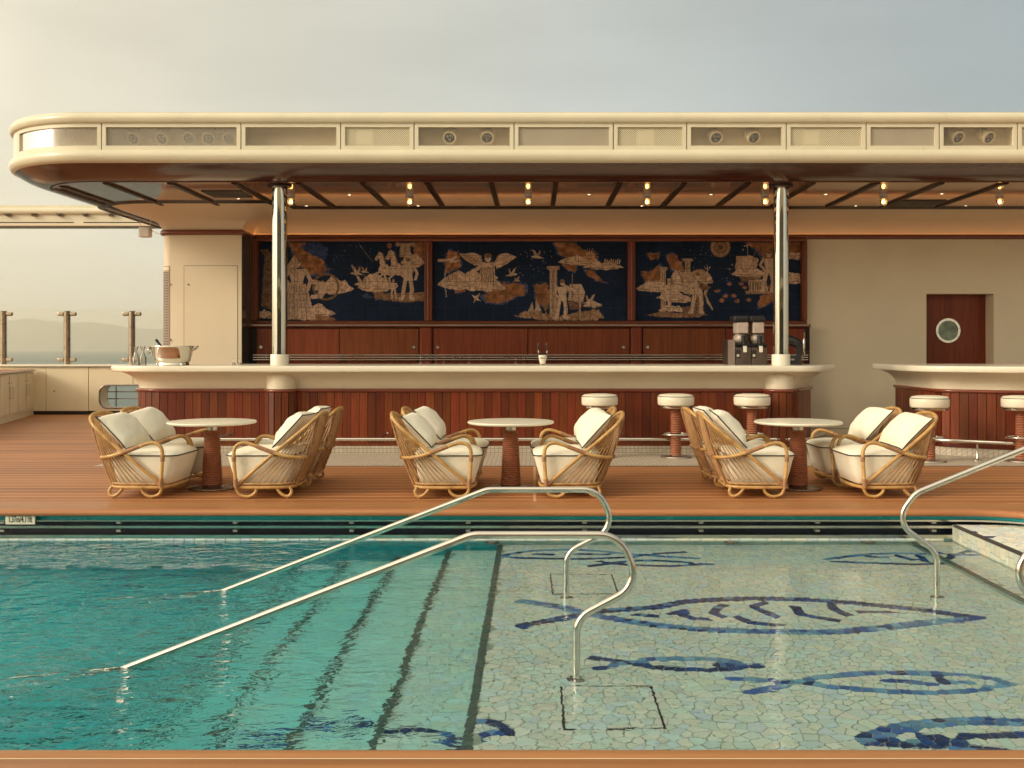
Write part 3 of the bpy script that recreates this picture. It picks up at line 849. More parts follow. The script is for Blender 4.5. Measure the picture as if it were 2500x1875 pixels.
TILES = []
for x0, x1, z, sp in ZONES:
    seeds = []
    j = 0; y = Y0
    while y < Y1:
        x = x0 + (0.5 * sp if j % 2 else 0.12 * sp)
        while x < x1:
            sx, sy = x + rt.uniform(-.42, .42) * sp, y + rt.uniform(-.42, .42) * sp
            if rt.random() < 0.16: x += sp; continue
            if rt.random() < 0.14: seeds.append((min(x1 - .005, max(x0 + .005, x + sp * .5)), y + sp * rt.uniform(-.3, .3), 'B')) if Y0 < y and in_view(x, y) and not near_core(x + sp * .5, y, 0.098) else None
            if x0 + .004 < sx < x1 - .004 and Y0 < sy < Y1 and in_view(sx, sy) and not near_core(sx, sy, 0.098): seeds.append((sx, sy, 'B'))
            x += sp
        y += sp * 0.87; j += 1
    for s in SEED_F:
        if x0 < s[0] < x1 and Y0 < s[1] < Y1 and in_view(s[0], s[1]): seeds.append(s)
    g = {}
    for i, s in enumerate(seeds): g.setdefault((int(s[0] // sp), int(s[1] // sp)), []).append(i)
    for i, (sx, sy, kd) in enumerate(seeds):
        gx, gy = int(sx // sp), int(sy // sp)
        nb = [q for a in range(-2, 3) for b in range(-2, 3) for q in g.get((gx + a, gy + b), ()) if q != i]
        nb.sort(key=lambda q: (seeds[q][0] - sx) ** 2 + (seeds[q][1] - sy) ** 2)
        m = sp * 1.5
        xa = x0 + (0.038 if -2.6 < x0 < 3.2 else 0.004)
        poly = [(max(xa, sx - m), max(Y0, sy - m)), (min(x1 - .002, sx + m), max(Y0, sy - m)), (min(x1 - .002, sx + m), min(Y1, sy + m)), (max(xa, sx - m), min(Y1, sy + m))]
        if sx < xa: continue
        for q in nb[:22]:
            qx, qy = seeds[q][0], seeds[q][1]
            a, b = qx - sx, qy - sy
            poly = clip_poly(poly, a, b, a * (qx + sx) / 2 + b * (qy + sy) / 2)
            if len(poly) < 3: break
        if len(poly) < 3: continue
        cx, cy_ = sum(p[0] for p in poly) / len(poly), sum(p[1] for p in poly) / len(poly)
        # drop slivers' doubled corners, then open the joint
        pp = [p for k, p in enumerate(poly) if math.hypot(p[0] - poly[k - 1][0], p[1] - poly[k - 1][1]) > 0.004]
        if len(pp) < 3: continue
        gap = 0.0013 + rt.uniform(0, 0.0016)
        sh = []
        for px_, py_ in pp:
            d = math.hypot(px_ - cx, py_ - cy_) or 1e-6; k = max(0.2, 1 - gap / d * 1.2); sh.append((cx + (px_ - cx) * k, cy_ + (py_ - cy_) * k))
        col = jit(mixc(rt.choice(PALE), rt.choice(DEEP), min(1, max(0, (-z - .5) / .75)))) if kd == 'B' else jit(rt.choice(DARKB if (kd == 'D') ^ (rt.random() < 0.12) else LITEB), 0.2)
        TILES.append((cx, cy_, z, sh, col))
def tile_geo(mb, cols, cx, cy_, z, sh, col, ox=0, oy=0, oz=0):
    n = len(sh); h = z + 0.004 + (hash((round(cx, 3), round(cy_, 3))) % 7) * 0.0004
    tl = [(rt.uniform(-1, 1) * 0.012, rt.uniform(-1, 1) * 0.012)][0]
    v = [(x - ox, y - oy, z - 0.001 - oz) for x, y in sh] + [(cx + (x - cx) * .97 - ox, cy_ + (y - cy_) * .97 - oy, h + (x - cx) * tl[0] + (y - cy_) * tl[1] - oz) for x, y in sh]
    mb.add(v, [tuple(range(n, 2 * n))] + [(i, (i + 1) % n, n + (i + 1) % n, n + i) for i in range(n)])
    cols += [col] * (n + 1)
TILES.sort(key=lambda t: t[1] + 0.15 * abs(t[0]) + (2.2 if t[2] < -.5 or t[2] > -.2 else 0) + (0 if -.53 * t[1] < t[0] < .48 * t[1] and t[1] > 4.2 else 9))
for t in TILES[:300]:
    mb, cols = MB(), []
    tile_geo(mb, cols, *t, t[0], t[1], t[2])
    me = mb.mesh('tile'); set_tint(me, cols); me.materials.append(MATS['mosaic'])
    obj('tile', me, None, floor_ob, loc=(t[0], t[1], t[2]))
mb, cols = MB(), []
for t in TILES[300:]: tile_geo(mb, cols, *t)
me = mb.mesh('tile_field'); set_tint(me, cols); me.materials.append(MATS['mosaic'])
tf = obj('tile_field', me, None, floor_ob); tf['kind'] = 'stuff'
print('tiles', len(TILES))

# lift-out hatches in the shelf floor, outlined by dark joints
for (x0, x1, y0, y1) in ((0.125, 0.574, 4.454, 5.004), (0.112, 0.56, 6.806, 7.391)):
    w = 0.011; mb = MB(); z0, z1 = -0.452, -0.4435
    mb.box(x0, x1, y0, y0 + w, z0, z1).box(x0, x1, y1 - w, y1, z0, z1)
    mb.box(x0, x0 + w, y0 + w, y1 - w, z0, z1).box(x1 - w, x1, y0 + w, y1 - w, z0, z1)
    obj('hatch_joint', mb, 'rubber', pool)
# underwater lamps in the far wall
for x in (-3.95, -3.55, -2.75, -0.35, 1.62, 2.75):
    obj('pool_lamp', MB().lathe([(0.0, 0.0), (0.05, 0.004), (0.06, 0.02), (0.06, 0.04)], 16, ), 'dark_steel', pool, 40, loc=(x, 8.405, -0.33 if x > -0.5 else -0.52), rot=(R(-90), 0, 0))

water = MB().box(-7.6, 4.42, 3.36, 8.52, -1.78, PW)
wat = struct('pool_water', water, 'pool_water')

# depth plate on the far wall
sg = thing('depth_sign', 'small pale plate reading 1,37m/4,11ft on the far pool edge', 'sign', (-4.24, 8.44, -0.051))
obj('plate', MB().box(-0.121, 0.121, 0, 0.012, -0.068, 0.012), 'sign_plate', sg)
tc_ = bpy.data.curves.new('lettering', 'FONT'); tc_.body = '1,37m/4,11ft'; tc_.size = 0.076; tc_.offset = 0.0008; tc_.align_x = 'CENTER'; tc_.align_y = 'CENTER'
tc_.extrude = 0.0008; tc_.space_character = 1.02
tmp_ = bpy.data.objects.new('lettering', tc_); COL.objects.link(tmp_); bpy.context.view_layer.update()
lm_ = bpy.data.meshes.new_from_object(tmp_.evaluated_get(bpy.context.evaluated_depsgraph_get())); bpy.data.objects.remove(tmp_)
tx = obj('lettering', lm_, 'sign_ink', sg); tx.location = (0, -0.0015, -0.028); tx.rotation_euler = (R(90), 0, 0); tx.scale = (0.50, 0.95, 1);

# ------------------------------------------------------------------ stainless handrails
def handrail(y, pts, foot, label):
    t = thing('pool_handrail', label, 'handrail', (foot[0], y, foot[2]), 0, 'stainless handrails of the pool steps')
    path = [(x - foot[0], 0, z - foot[2]) for x, z in pts]
    f = fillet([(p[0], p[2]) for p in path], HR_R[:len(path) - 2] if len(HR_R) >= len(path) - 2 else [0.05] * (len(path) - 2), 8)
    obj('rail', MB().tube([(a, 0, b) for a, b in f], 0.0195, 14), 'steel', t, 60)
    obj('flange', MB().lathe([(0.0, 0.0), (0.045, 0.0), (0.045, 0.006), (0.04, 0.010), (0.02, 0.011)], 20), 'dark_steel', t, 40)
HR_R = [0.22, 0.2, 0.12, 0.10, 0.12, 0.1]
LP = [(-2.95, -0.613), (-0.31, 0.406), (0.42, 0.406), (0.53, 0.16), (0.208, -0.01), (0.208, -0.44)]
HR_R = [0.18, 0.155, 0.135, 0.13]
handrail(5.10, LP, (0.208, 0, -0.446), 'nearest curved steel handrail sloping down left into the pool')
handrail(6.72, LP, (0.208, 0, -0.446), 'steel handrail sloping left into the pool, behind the nearest one')
RP = [(4.6, 0.95), (3.9, 0.95), (2.505, 0.385), (2.36, 0.20), (2.64, 0.0), (2.64, -0.44)]
HR_R = [0.15, 0.15, 0.13, 0.14]
handrail(6.72, RP, (2.64, 0, -0.446), 'steel handrail rising to the right edge beyond the pool shelf')
handrail(5.04, [(x - 0.03, z) for x, z in RP], (2.61, 0, -0.446), 'bent steel handrail cut off by the right edge of the picture')

# ------------------------------------------------------------------ canopy over the bar
canopy = thing('canopy', 'cream rounded canopy with dark timber soffit above the bar', 'canopy', (0, 12, 3.3))
CX, CY, CZ = 0, 12, 3.3
def cob(name, mb, mat, sm=None, parent=None):
    mb.v = [(x - CX, y - CY, z - CZ) for x, y, z in mb.v]
    return obj(name, mb, mat, parent or canopy, sm)
FAS = fillet([(10.0, 12.0), (-6.6, 12.0), (-6.6, 19.0)], [1.3], 22)
FS = plen(FAS)
def arc_prof(pts): return [(p.x, p.y) for p in smooth([(a, b, 0) for a, b in pts], 4)]
up = arc_prof([(-0.04, 3.968), (0.028, 3.966), (0.055, 4.0), (0.058, 4.04), (0.03, 4.08), (-0.04, 4.095), (-0.6, 4.1)])
cob('upper_rim', MB().sweep(FAS, up + [(-0.6, 3.97)]), 'cream', 50)
lo = arc_prof([(-0.04, 3.654), (0.03, 3.652), (0.058, 3.615), (0.062, 3.57), (0.04, 3.525), (0.0, 3.503), (-0.03, 3.5)])
cob('lower_rim', MB().sweep(FAS, lo + [(-0.06, 3.6)]), 'cream', 50)
so = arc_prof([(-0.005, 3.502), (-0.05, 3.474), (-0.14, 3.425), (-0.27, 3.375), (-0.40, 3.352)])
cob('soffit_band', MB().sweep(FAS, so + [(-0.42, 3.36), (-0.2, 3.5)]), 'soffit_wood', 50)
cob('soffit_groove', MB().sweep(FAS, [(-0.40, 3.35), (-0.40, 3.38), (-0.43, 3.38), (-0.43, 3.352)]), 'black_trim', 40)
cob('soffit_lip', MB().sweep(FAS, [(-0.425, 3.345), (-0.425, 3.39), (-0.52, 3.39), (-0.52, 3.352)]), 'trim_wood', 40)
CEIL = 3.36
cin = offset(FAS, -0.5)
cob('ceiling', MB().poly([(x, y, CEIL) for x, y in cin] + [(10.0, 19.0, CEIL)]), 'ceiling_gloss')
cob('roof', MB().poly([(x, y, 4.099) for x, y in offset(FAS, -0.55)] + [(10.0, 19.0, 4.099)]), 'cream')
# battens across the ceiling
bat = MB().box(-0.032, 0.032, -1.12, 1.02, -0.022, 0.002).mesh('ceiling_batten')
for k in range(15):
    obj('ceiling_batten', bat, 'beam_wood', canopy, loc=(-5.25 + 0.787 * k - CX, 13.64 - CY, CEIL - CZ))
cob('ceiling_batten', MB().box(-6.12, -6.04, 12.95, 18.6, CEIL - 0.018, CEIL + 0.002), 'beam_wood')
cob('ceiling_batten', MB().box(-5.93, -5.87, 12.75, 14.35, CEIL - 0.018, CEIL + 0.002), 'beam_wood')
# recessed spots in the ceiling
dl = MB().lathe([(0.0, -0.002), (0.022, -0.002)], 12, caps=False).mesh('downlight_lens'); dr = MB().lathe([(0.022, -0.001), (0.024, -0.006), (0.036, -0.006), (0.038, 0.001)], 14, caps=False).mesh('downlight_ring')
for x, y in ((-4.02, 13.9), (-2.45, 13.55), (-0.08, 13.55), (0.72, 13.52), (2.33, 13.52), (3.84, 13.5), (5.35, 13.45), (-3.25, 14.6), (-1.66, 14.6), (1.53, 14.6), (4.58, 14.6), (6.15, 14.6)):
    r_ = obj('downlight', dr, 'brushed', canopy, 40, loc=(x - CX, y - CY, CEIL - CZ)); obj('lens', dl, 'downlight', r_)
for (x0, x1, y0, y1) in ((-4.3, -3.78, 13.2, 13.75), (5.05, 5.66, 14.05, 14.55)):
    cob('ceiling_speaker', MB().box(x0, x1, y0, y1, CEIL - 0.012, CEIL + 0.002), 'dark_speaker')

# band of glazed boxes round the fascia
cob('band_back', MB().sweep(FAS, [(-0.27, 3.64), (-0.27, 3.98)], False), 'interior', 40)
cob('band_floor', MB().sweep(FAS, [(-0.34, 3.648), (-0.0, 3.648)], False), 'interior', 40)
cob('band_lid', MB().sweep(FAS, [(-0.34, 3.972), (-0.0, 3.972)], False), 'interior', 40)
def sx(x): return 10.0 - x          # length along the straight front
BZ0, BZ1 = 3.656, 3.964
def frame_panel(s0, s1, kind):
    g = 0.006; f = 0.045
    sp = subpath(FAS, FS, s0 + g, s1 - g)
    pr = lambda z0, z1: [(-0.03, z0), (-0.03, z1), (0.012, z1), (0.012, z0)]
    mb = MB()
    mb.sweep(sp, pr(BZ0, BZ0 + f)).sweep(sp, pr(BZ1 - f, BZ1))
    mb.sweep(subpath(FAS, FS, s0 + g, s0 + g + f), pr(BZ0 + f, BZ1 - f)).sweep(subpath(FAS, FS, s1 - g - f, s1 - g), pr(BZ0 + f, BZ1 - f))
    fr = cob('fascia_frame', mb, 'cream', 40)
    pn = MB().sweep(subpath(FAS, FS, s0 + g + f - 0.004, s1 - g - f + 0.004), [(-0.012, BZ0 + f - 0.004), (-0.012, BZ1 - f + 0.004)], False)
    cob('pane' if kind != 'perforated' else 'perforated_sheet', pn, kind, 40, fr)
    if kind == 'perforated': cob('panel_backing', MB().sweep(subpath(FAS, FS, s0 + 0.03, s1 - 0.03), [(-0.16, BZ0 + 0.01), (-0.16, BZ1 - 0.01)], False), 'dark_speaker', None, fr)
    dv = subpath(FAS, FS, s0 - 0.004, s0 + 0.004)
    cob('divider', MB().sweep(dv, [(-0.33, BZ0), (-0.33, BZ1), (-0.034, BZ1), (-0.034, BZ0)]), 'interior', None, fr)
    return fr
straight_end = 10 + 5.3
bounds = [(-5.07, -3.437, 'hazy_glass'), (-3.437, -2.27, 'fascia_glass'), (-2.27, -1.411, 'perforated'), (-1.411, -0.24, 'fascia_glass'), (-0.24, 0.922, 'frosted'),
          (0.922, 1.781, 'perforated'), (1.781, 2.947, 'fascia_glass'), (2.947, 3.883, 'perforated'), (3.883, 4.738, 'frosted'), (4.738, 5.654, 'fascia_glass'), (5.654, 6.55, 'perforated'), (6.55, 7.7, 'frosted')]
for x0, x1, kd in bounds: frame_panel(sx(x1), sx(x0), kd)
frame_panel(sx(-5.07), sx(-5.07) + 1.30, 'hazy_glass')
cob('end_panel', MB().sweep(subpath(FAS, FS, sx(-5.07) + 1.31, FS[-1]), [(-0.03, BZ0), (-0.03, BZ1), (0.01, BZ1), (0.01, BZ0)]), 'cream', 40)
# things inside the band
sq = MB().box(-0.105, 0.105, 0, 0.05, -0.095, 0.095)
for i, (x, lab) in enumerate(((-2.0, 'square pale loudspeaker behind the leftmost perforated fascia panel'), (1.31, 'square pale loudspeaker behind the middle perforated fascia panel'), (3.26, 'square pale loudspeaker behind the rightmost whole perforated fascia panel'))):
    t = thing('band_loudspeaker', lab, 'loudspeaker', (x, 12.035, 3.805), 0, 'square loudspeakers in the fascia band')
    bevel(obj('cabinet', MB().box(-0.105, 0.105, 0.01, 0.10, -0.095, 0.095), 'cream', t), 0.02, 3)
    obj('grille', MB().box(-0.085, 0.085, 0.002, 0.012, -0.075, 0.075), 'interior', t)
def spotlight():
    t = thing('spotlight', 'x', 'spotlight', (0, 0, 0), 0, 'spotlights in the fascia band')
    obj('yoke', MB().tube([(-0.072, 0, 0.0), (-0.072, 0, 0.115), (0.072, 0, 0.115), (0.072, 0, 0.0)], 0.006, 6), 'white_cabinet', t, 40)
    obj('mount', MB().box(-0.03, 0.03, -0.02, 0.02, 0.112, 0.14), 'brushed', t)
    can = obj('can', MB().lathe([(0.0, 0.10), (0.045, 0.10), (0.062, 0.06), (0.068, -0.03), (0.068, -0.05), (0.052, -0.05), (0.050, -0.035), (0.0, -0.035)], 20), 'white_cabinet', t, 40, rot=(R(-62), 0, 0))
    can.rotation_euler = (R(-58), 0, 0)
    obj('lens', MB().lathe([(0.0, -0.040), (0.049, -0.040), (0.051, -0.036)], 20), 'lens_dark', can, 40)
    for a in (90, 210, 330):
        obj('reflector', MB().lathe([(0.0, -0.046), (0.010, -0.045), (0.015, -0.041)], 10, (0.023 * math.cos(R(a)), 0.023 * math.sin(R(a)), 0)), 'dark_steel', can, 40)
    for o_ in [t]: o_.scale = (1.22, 1.22, 1.22)
    return t
sp0 = spotlight()
SPT = [(-1.0, 'left spotlight in the first glazed fascia box, above the left column side'), (-0.56, 'right spotlight in the first glazed fascia box with lamps'), (2.14, 'left spotlight in the fascia box left of the right column'), (2.58, 'right spotlight in the fascia box above the right column'), (5.0, 'left spotlight in the fascia box nearest the right edge'), (5.36, 'right spotlight in the fascia box nearest the right edge')]
for i, (x, lab) in enumerate(SPT):
    t = sp0 if i == 0 else copy_tree(sp0)
    t.location = (x, 12.15, 3.845); t.rotation_euler = (0, 0, R([-6, 0, 8, 20, 16, 22][i])); t['label'] = lab
for i, x in enumerate((-4.75, -4.42, -4.1, -3.87, -3.63)):
    t = copy_tree(sp0); t.location = (x, 12.2, 3.845); t.rotation_euler = (0, 0, R(-14 + 5 * i))
    t['label'] = ['leftmost', 'second from left', 'middle', 'second from right', 'rightmost'][i] + ' of five blurred lamps behind the hazy fascia glass'; t['group'] = 'blurred lamps behind hazy fascia glass'

# ceiling lamps: caged bulkhead bulbs hung on the ceiling
def ceiling_lamp():
    t = thing('ceiling_lamp', 'x', 'lamp', (0, 0, 0), 0, 'glowing lamps on the bar ceiling')
    obj('collar', MB().lathe([(0.0, 0.0), (0.052, 0.0), (0.054, -0.012), (0.047, -0.02), (0.047, -0.045), (0.051, -0.05), (0.051, -0.066), (0.04, -0.07)], 18), 'lamp_body', t, 40)
    obj('globe', MB().lathe([(0.042, -0.068), (0.048, -0.085), (0.048, -0.115), (0.036, -0.142), (0.0, -0.152)], 16), 'bulb_glass', t, 60)
    obj('bulb', MB().lathe([(0.0, -0.072), (0.014, -0.08), (0.022, -0.10), (0.018, -0.122), (0.0, -0.13)], 12), 'bulb', t, 60)
    cg = MB()
    for k in range(4):
        a = PI / 4 + k * PI / 2
        cg.tube([(0.05 * math.cos(a), 0.05 * math.sin(a), -0.066), (0.052 * math.cos(a), 0.052 * math.sin(a), -0.12), (0.03 * math.cos(a), 0.03 * math.sin(a), -0.152)], 0.0025, 5)
    obj('cage', cg, 'brushed', t)
    return t
cl0 = ceiling_lamp()
nth = ['leftmost', 'second', 'third', 'fourth', 'fifth', 'sixth', 'seventh']
for i, x in enumerate((-3.21, -1.643, -0.083, 1.483, 3.04, 4.6, 6.13)):
    t = cl0 if i == 0 else copy_tree(cl0)
    t.location = (x, 13.5, CEIL); t['label'] = nth[i] + ' glowing bulb lamp from the left on the bar ceiling'

# ------------------------------------------------------------------ wall behind the bar, service tower, cove
wall = thing('bar_wall', 'cream wall behind the bar carrying the mural and a porthole door', 'wall', (0, 15.6, 0))
def wob(name, mb, mat, sm=None, parent=None):
    mb.v = [(x, y - 15.6, z) for x, y, z in mb.v]
    return obj(name, mb, mat, parent or wall, sm)
DX0, DX1, DZ = 5.97, 6.995, 2.157
wob('wall_panel', MB().box(4.13, DX0, 15.6, 15.75, 0, 3.0), 'cream_wall')
wob('wall_panel', MB().box(DX0, DX1, 15.6, 15.75, DZ, 3.0), 'cream_wall')
wob('wall_panel', MB().box(DX1, 11, 15.6, 15.75, 0, 3.0), 'cream_wall')
wob('wall_core', MB().box(-4.29, 4.13, 15.62, 15.75, 0, 3.0), 'mural_edge')
wob('upper_wall', MB().box(-5.4, 11, 15.65, 15.8, 3.0, 3.5), 'cove_paint')
wob('door_reveal', MB().box(DX0 - 0.02, DX0, 15.751, 15.9, 0, DZ + 0.02).box(DX1, DX1 + 0.02, 15.751, 15.9, 0, DZ + 0.02).box(DX0, DX1, 15.751, 15.9, DZ, DZ + 0.02), 'cream_wall')
wob('skirting', MB().box(4.13, DX0, 15.592, 15.6, 0, 0.1), 'cream_wall')
wob('skirting_joint', MB().box(4.13, DX0, 15.596, 15.6, 0.1, 0.106), 'seam')
door = thing('porthole_door', 'dark timber door with a round steel porthole, set into the wall', 'door', ((DX0 + DX1) / 2, 15.88, 0))
hw = (DX1 - DX0) / 2
hole = [(0.215 - 0.29 + 0.155 * math.cos(2 * PI * k / 32), 1.60 + 0.155 * math.sin(2 * PI * k / 32)) for k in range(32)]
def plate_hole(x0, x1, z0, z1, hl, y=0.0):
    """flat plate with an opening: outer rectangle bridged to the hole ring"""
    cx = sum(p[0] for p in hl) / len(hl); cz = sum(p[1] for p in hl) / len(hl)
    out = []
    for px_, pz_ in hl:
        dx, dz = px_ - cx, pz_ - cz
        t = min([(x1 - cx) / dx if dx > 1e-9 else 9e9, (x0 - cx) / dx if dx < -1e-9 else 9e9, (z1 - cz) / dz if dz > 1e-9 else 9e9, (z0 - cz) / dz if dz < -1e-9 else 9e9])
        out.append((cx + dx * t, cz + dz * t))
    for cxx, czz in ((x0, z0), (x1, z0), (x1, z1), (x0, z1)):      # snap the nearest ray to each corner
        i = min(range(len(out)), key=lambda k: (out[k][0] - cxx) ** 2 + (out[k][1] - czz) ** 2); out[i] = (cxx, czz)
    n = len(hl)
    return MB().add([(a, y, b) for a, b in hl] + [(a, y, b) for a, b in out], [(i, (i + 1) % n, n + (i + 1) % n, n + i) for i in range(n)])
obj('door_leaf', plate_hole(-hw, hw, 0.01, DZ, hole), 'back_wood', door)
pcx = 0.215 - 0.29
ring = MB().lathe([(0.15, 0.0), (0.155, 0.02), (0.19, 0.02), (0.197, 0.01), (0.197, 0.0), (0.15, 0.0)], 32, caps=False)
pr = obj('porthole_ring', ring, 'steel', door, 40, loc=(pcx, -0.002, 1.60), rot=(R(90), 0, 0))
obj('porthole_glass', MB().lathe([(0.0, 0.004), (0.152, 0.004)], 32, caps=False), 'porthole', door, loc=(pcx, 0.0, 1.60), rot=(R(90), 0, 0))
bolt = MB().lathe([(0.0, 0.026), (0.006, 0.025), (0.008, 0.019)], 8).mesh('bolt')
for k in range(8):
    a = 2 * PI * k / 8 + 0.2; obj('bolt', bolt, 'dark_steel', pr, 40, loc=(0.174 * math.cos(a), 0.174 * math.sin(a), 0))
obj('cabin_backing', MB().box(-hw, hw, 0.45, 0.46, 0.0, 2.2), 'dark_speaker', door)

TOW = [(11.0, 15.6), (-4.29, 15.6), (-4.29, 15.0), (-5.47, 15.0), (-5.47, 17.2)]
TOWP = fillet(TOW, [0.0, 0.0, 0.14], 6)
cv = [(0.006, 3.03)] + [(0.02 + 0.80 * (1 - math.cos(a)), 3.04 + 0.318 * math.sin(a)) for a in [PI / 2 * k / 12 for k in range(13)]]
wob('cove', MB().sweep(TOWP, cv, False), 'cove_paint', 50)
wob('ceiling_border', MB().sweep(TOWP, [(0.80, 3.335), (0.86, 3.345), (0.90, 3.359), (0.80, 3.359)]), 'black_trim', 40)
wob('cornice_trim', MB().sweep(TOWP, [(-0.01, 2.985), (0.03, 2.985), (0.05, 3.0), (0.056, 3.02), (0.05, 3.045), (0.04, 3.056), (0.03, 3.05), (0.03, 3.03), (-0.01, 3.03)]), 'trim_wood', 50)
ls = thing('cove_light', 'warm glowing light strip hidden on the cornice trim under the cove', 'light strip', (0, 15.55, 3.035))
mbx = MB().sweep(TOW[:3], [(0.008, 3.034), (0.026, 3.034)], False); mbx.v = [(x, y - 15.55, z - 3.035) for x, y, z in mbx.v]
obj('glow_tape', mbx, 'led', ls)

# service tower left of the bar
tower = thing('service_tower', 'tall cream service cupboard with a perforated corner left of the bar', 'cupboard', (-4.88, 15.0, 0))
def tob(name, mb, mat, sm=None):
    mb.v = [(x + 4.88, y - 15.0, z) for x, y, z in mb.v]; return obj(name, mb, mat, tower, sm)
TP = fillet([(-4.29, 15.62), (-4.29, 15.0), (-5.47, 15.0), (-5.47, 17.2)], [0.004, 0.14], 8)
tob('casing', MB().sweep(TP, [(0.0, 0.0), (0.0, 3.02)], False), 'cream_wall', 40)
tob('side_panel', MB().box(-4.292, -4.284, 15.006, 15.47, 0, 2.98), 'taupe_gloss')
tob('access_door', MB().box(-5.13, -4.352, 14.994, 15.02, 0.1, 2.532), 'cream_wall')
tob('door_joint', MB().box(-5.137, -4.345, 14.998, 15.01, 0.09, 2.539), 'seam')
gr = fillet([(-5.34, 15.0), (-5.47, 15.0), (-5.47, 15.3)], [0.14], 8)
tob('grille_joint', MB().sweep(gr, [(0.003, 0.9), (0.003, 2.53)], False), 'seam', 40)
tob('grille_frame', MB().sweep(offset(gr, 0.0)[:], [(0.005, 0.905), (0.005, 2.522)], False), 'cream_wall', 40)
paint('grille_paint', (0.48, 0.37, 0.28), 0.6)
tob('grille', MB().sweep(fillet([(-5.365, 15.0), (-5.47, 15.0), (-5.47, 15.25)], [0.14], 8), [(0.008, 0.92), (0.008, 2.47)], False), 'grille_paint', 40)
ho = MB().box(-0.1, 0.1, -0.001, 0.001, -0.004, 0.004)
for k in range(64):
    z = 0.95 + k * 0.0235
    tob('slot', MB().sweep(fillet([(-5.375, 15.0), (-5.47, 15.0), (-5.47, 15.2)], [0.14], 6), [(0.0095, z), (0.0095, z + 0.011)], False), 'dark_speaker')
lockm = MB().lathe([(0.0, 0.012), (0.012, 0.01), (0.016, 0.0)], 12).mesh('lock')
for (x, z) in ((-5.07, 2.26), (-5.335, 2.26), (-5.335, 1.45)):
    obj('lock', lockm, 'dark_steel', tower, 40, loc=(x + 4.88, -0.006, z), rot=(R(90), 0, 0))

# back bar: timber frame, cupboards, steel rails
bb = thing('back_bar', 'dark timber back bar with sliding doors and frames around the mural', 'cabinet', (0, 15.35, 0))
def bob(name, mb, mat, sm=None, parent=None):
    mb.v = [(x, y - 15.35, z) for x, y, z in mb.v]; return obj(name, mb, mat, parent or bb, sm)
Z0, Z1 = 1.745, 2.94
PAN = [(-4.19, -1.676), (-1.545, 1.406), (1.533, 4.05)]
for (x0, x1, z0, z1) in ((-4.285, 4.13, 2.945, 2.99), (-4.285, 4.13, 1.69, 1.74)):
    bevel(bob('frame_rail', MB().box(x0, x1, 15.50, 15.62, z0, z1), 'trim_wood'), 0.01)
for (x0, x1) in ((-4.285, -4.195), (-1.67, -1.55), (1.411, 1.528), (4.055, 4.13)):
    bevel(bob('frame_post', MB().box(x0, x1, 15.49, 15.62, 1.741, 2.944), 'back_wood'), 0.012)
    bevel(bob('frame_bead', MB().box((x0 + x1) / 2 - 0.012, (x0 + x1) / 2 + 0.012, 15.475, 15.49, 1.741, 2.944), 'trim_wood'), 0.006)
bob('carcass', MB().box(-4.285, 4.13, 15.37, 15.6, 0, 1.66), 'beam_wood')
bevel(bob('ledge', MB().box(-4.285, 4.13, 15.30, 15.60, 1.64, 1.688), 'trim_wood'), 0.01)
bob('ledge_rail', MB().tube([(-4.25, 15.285, 1.672), (4.1, 15.285, 1.672)], 0.009, 8), 'steel', 60)
for (x0, x1) in ((-1.72, -1.53), (1.44, 1.61)):
    bevel(bob('pilaster', MB().box(x0, x1, 15.30, 15.38, 0, 1.638), 'back_wood'), 0.03, 3)
DOORS = [(-4.17, -2.925, 15.352), (-2.925, -1.73, 15.338), (-1.52, -0.1, 15.338), (-0.1, 1.43, 15.352), (1.62, 2.86, 15.338), (2.86, 4.06, 15.352)]
knob = MB().lathe([(0.0, 0.006), (0.016, 0.005), (0.019, 0.012), (0.026, 0.012), (0.029, 0.0)], 16).mesh('pull')
kx = [-4.10, -1.81, -1.452, 1.332, 1.69, 3.98]
for (x0, x1, y), k_ in zip(DOORS, kx):
    d = bevel(bob('sliding_door', MB().box(x0 + 0.006, x1 - 0.006, y, y + 0.02, 0.3, 1.622), 'back_wood'), 0.006)
    obj('pull', knob, 'steel', d, 40, loc=(k_, y - 15.35, 1.345), rot=(R(90), 0, 0))
for z in (1.225, 1.19, 1.155):
    bob('guard_rail', MB().tube([(-4.2, 15.27, z), (4.08, 15.27, z)], 0.010, 8), 'steel', 60)
for x in (-4.0, -2.92, -1.62, -0.1, 1.52, 2.86, 4.0):
    bob('rail_bracket', MB().box(x - 0.01, x + 0.01, 15.272, 15.34, 1.14, 1.24), 'dark_steel')

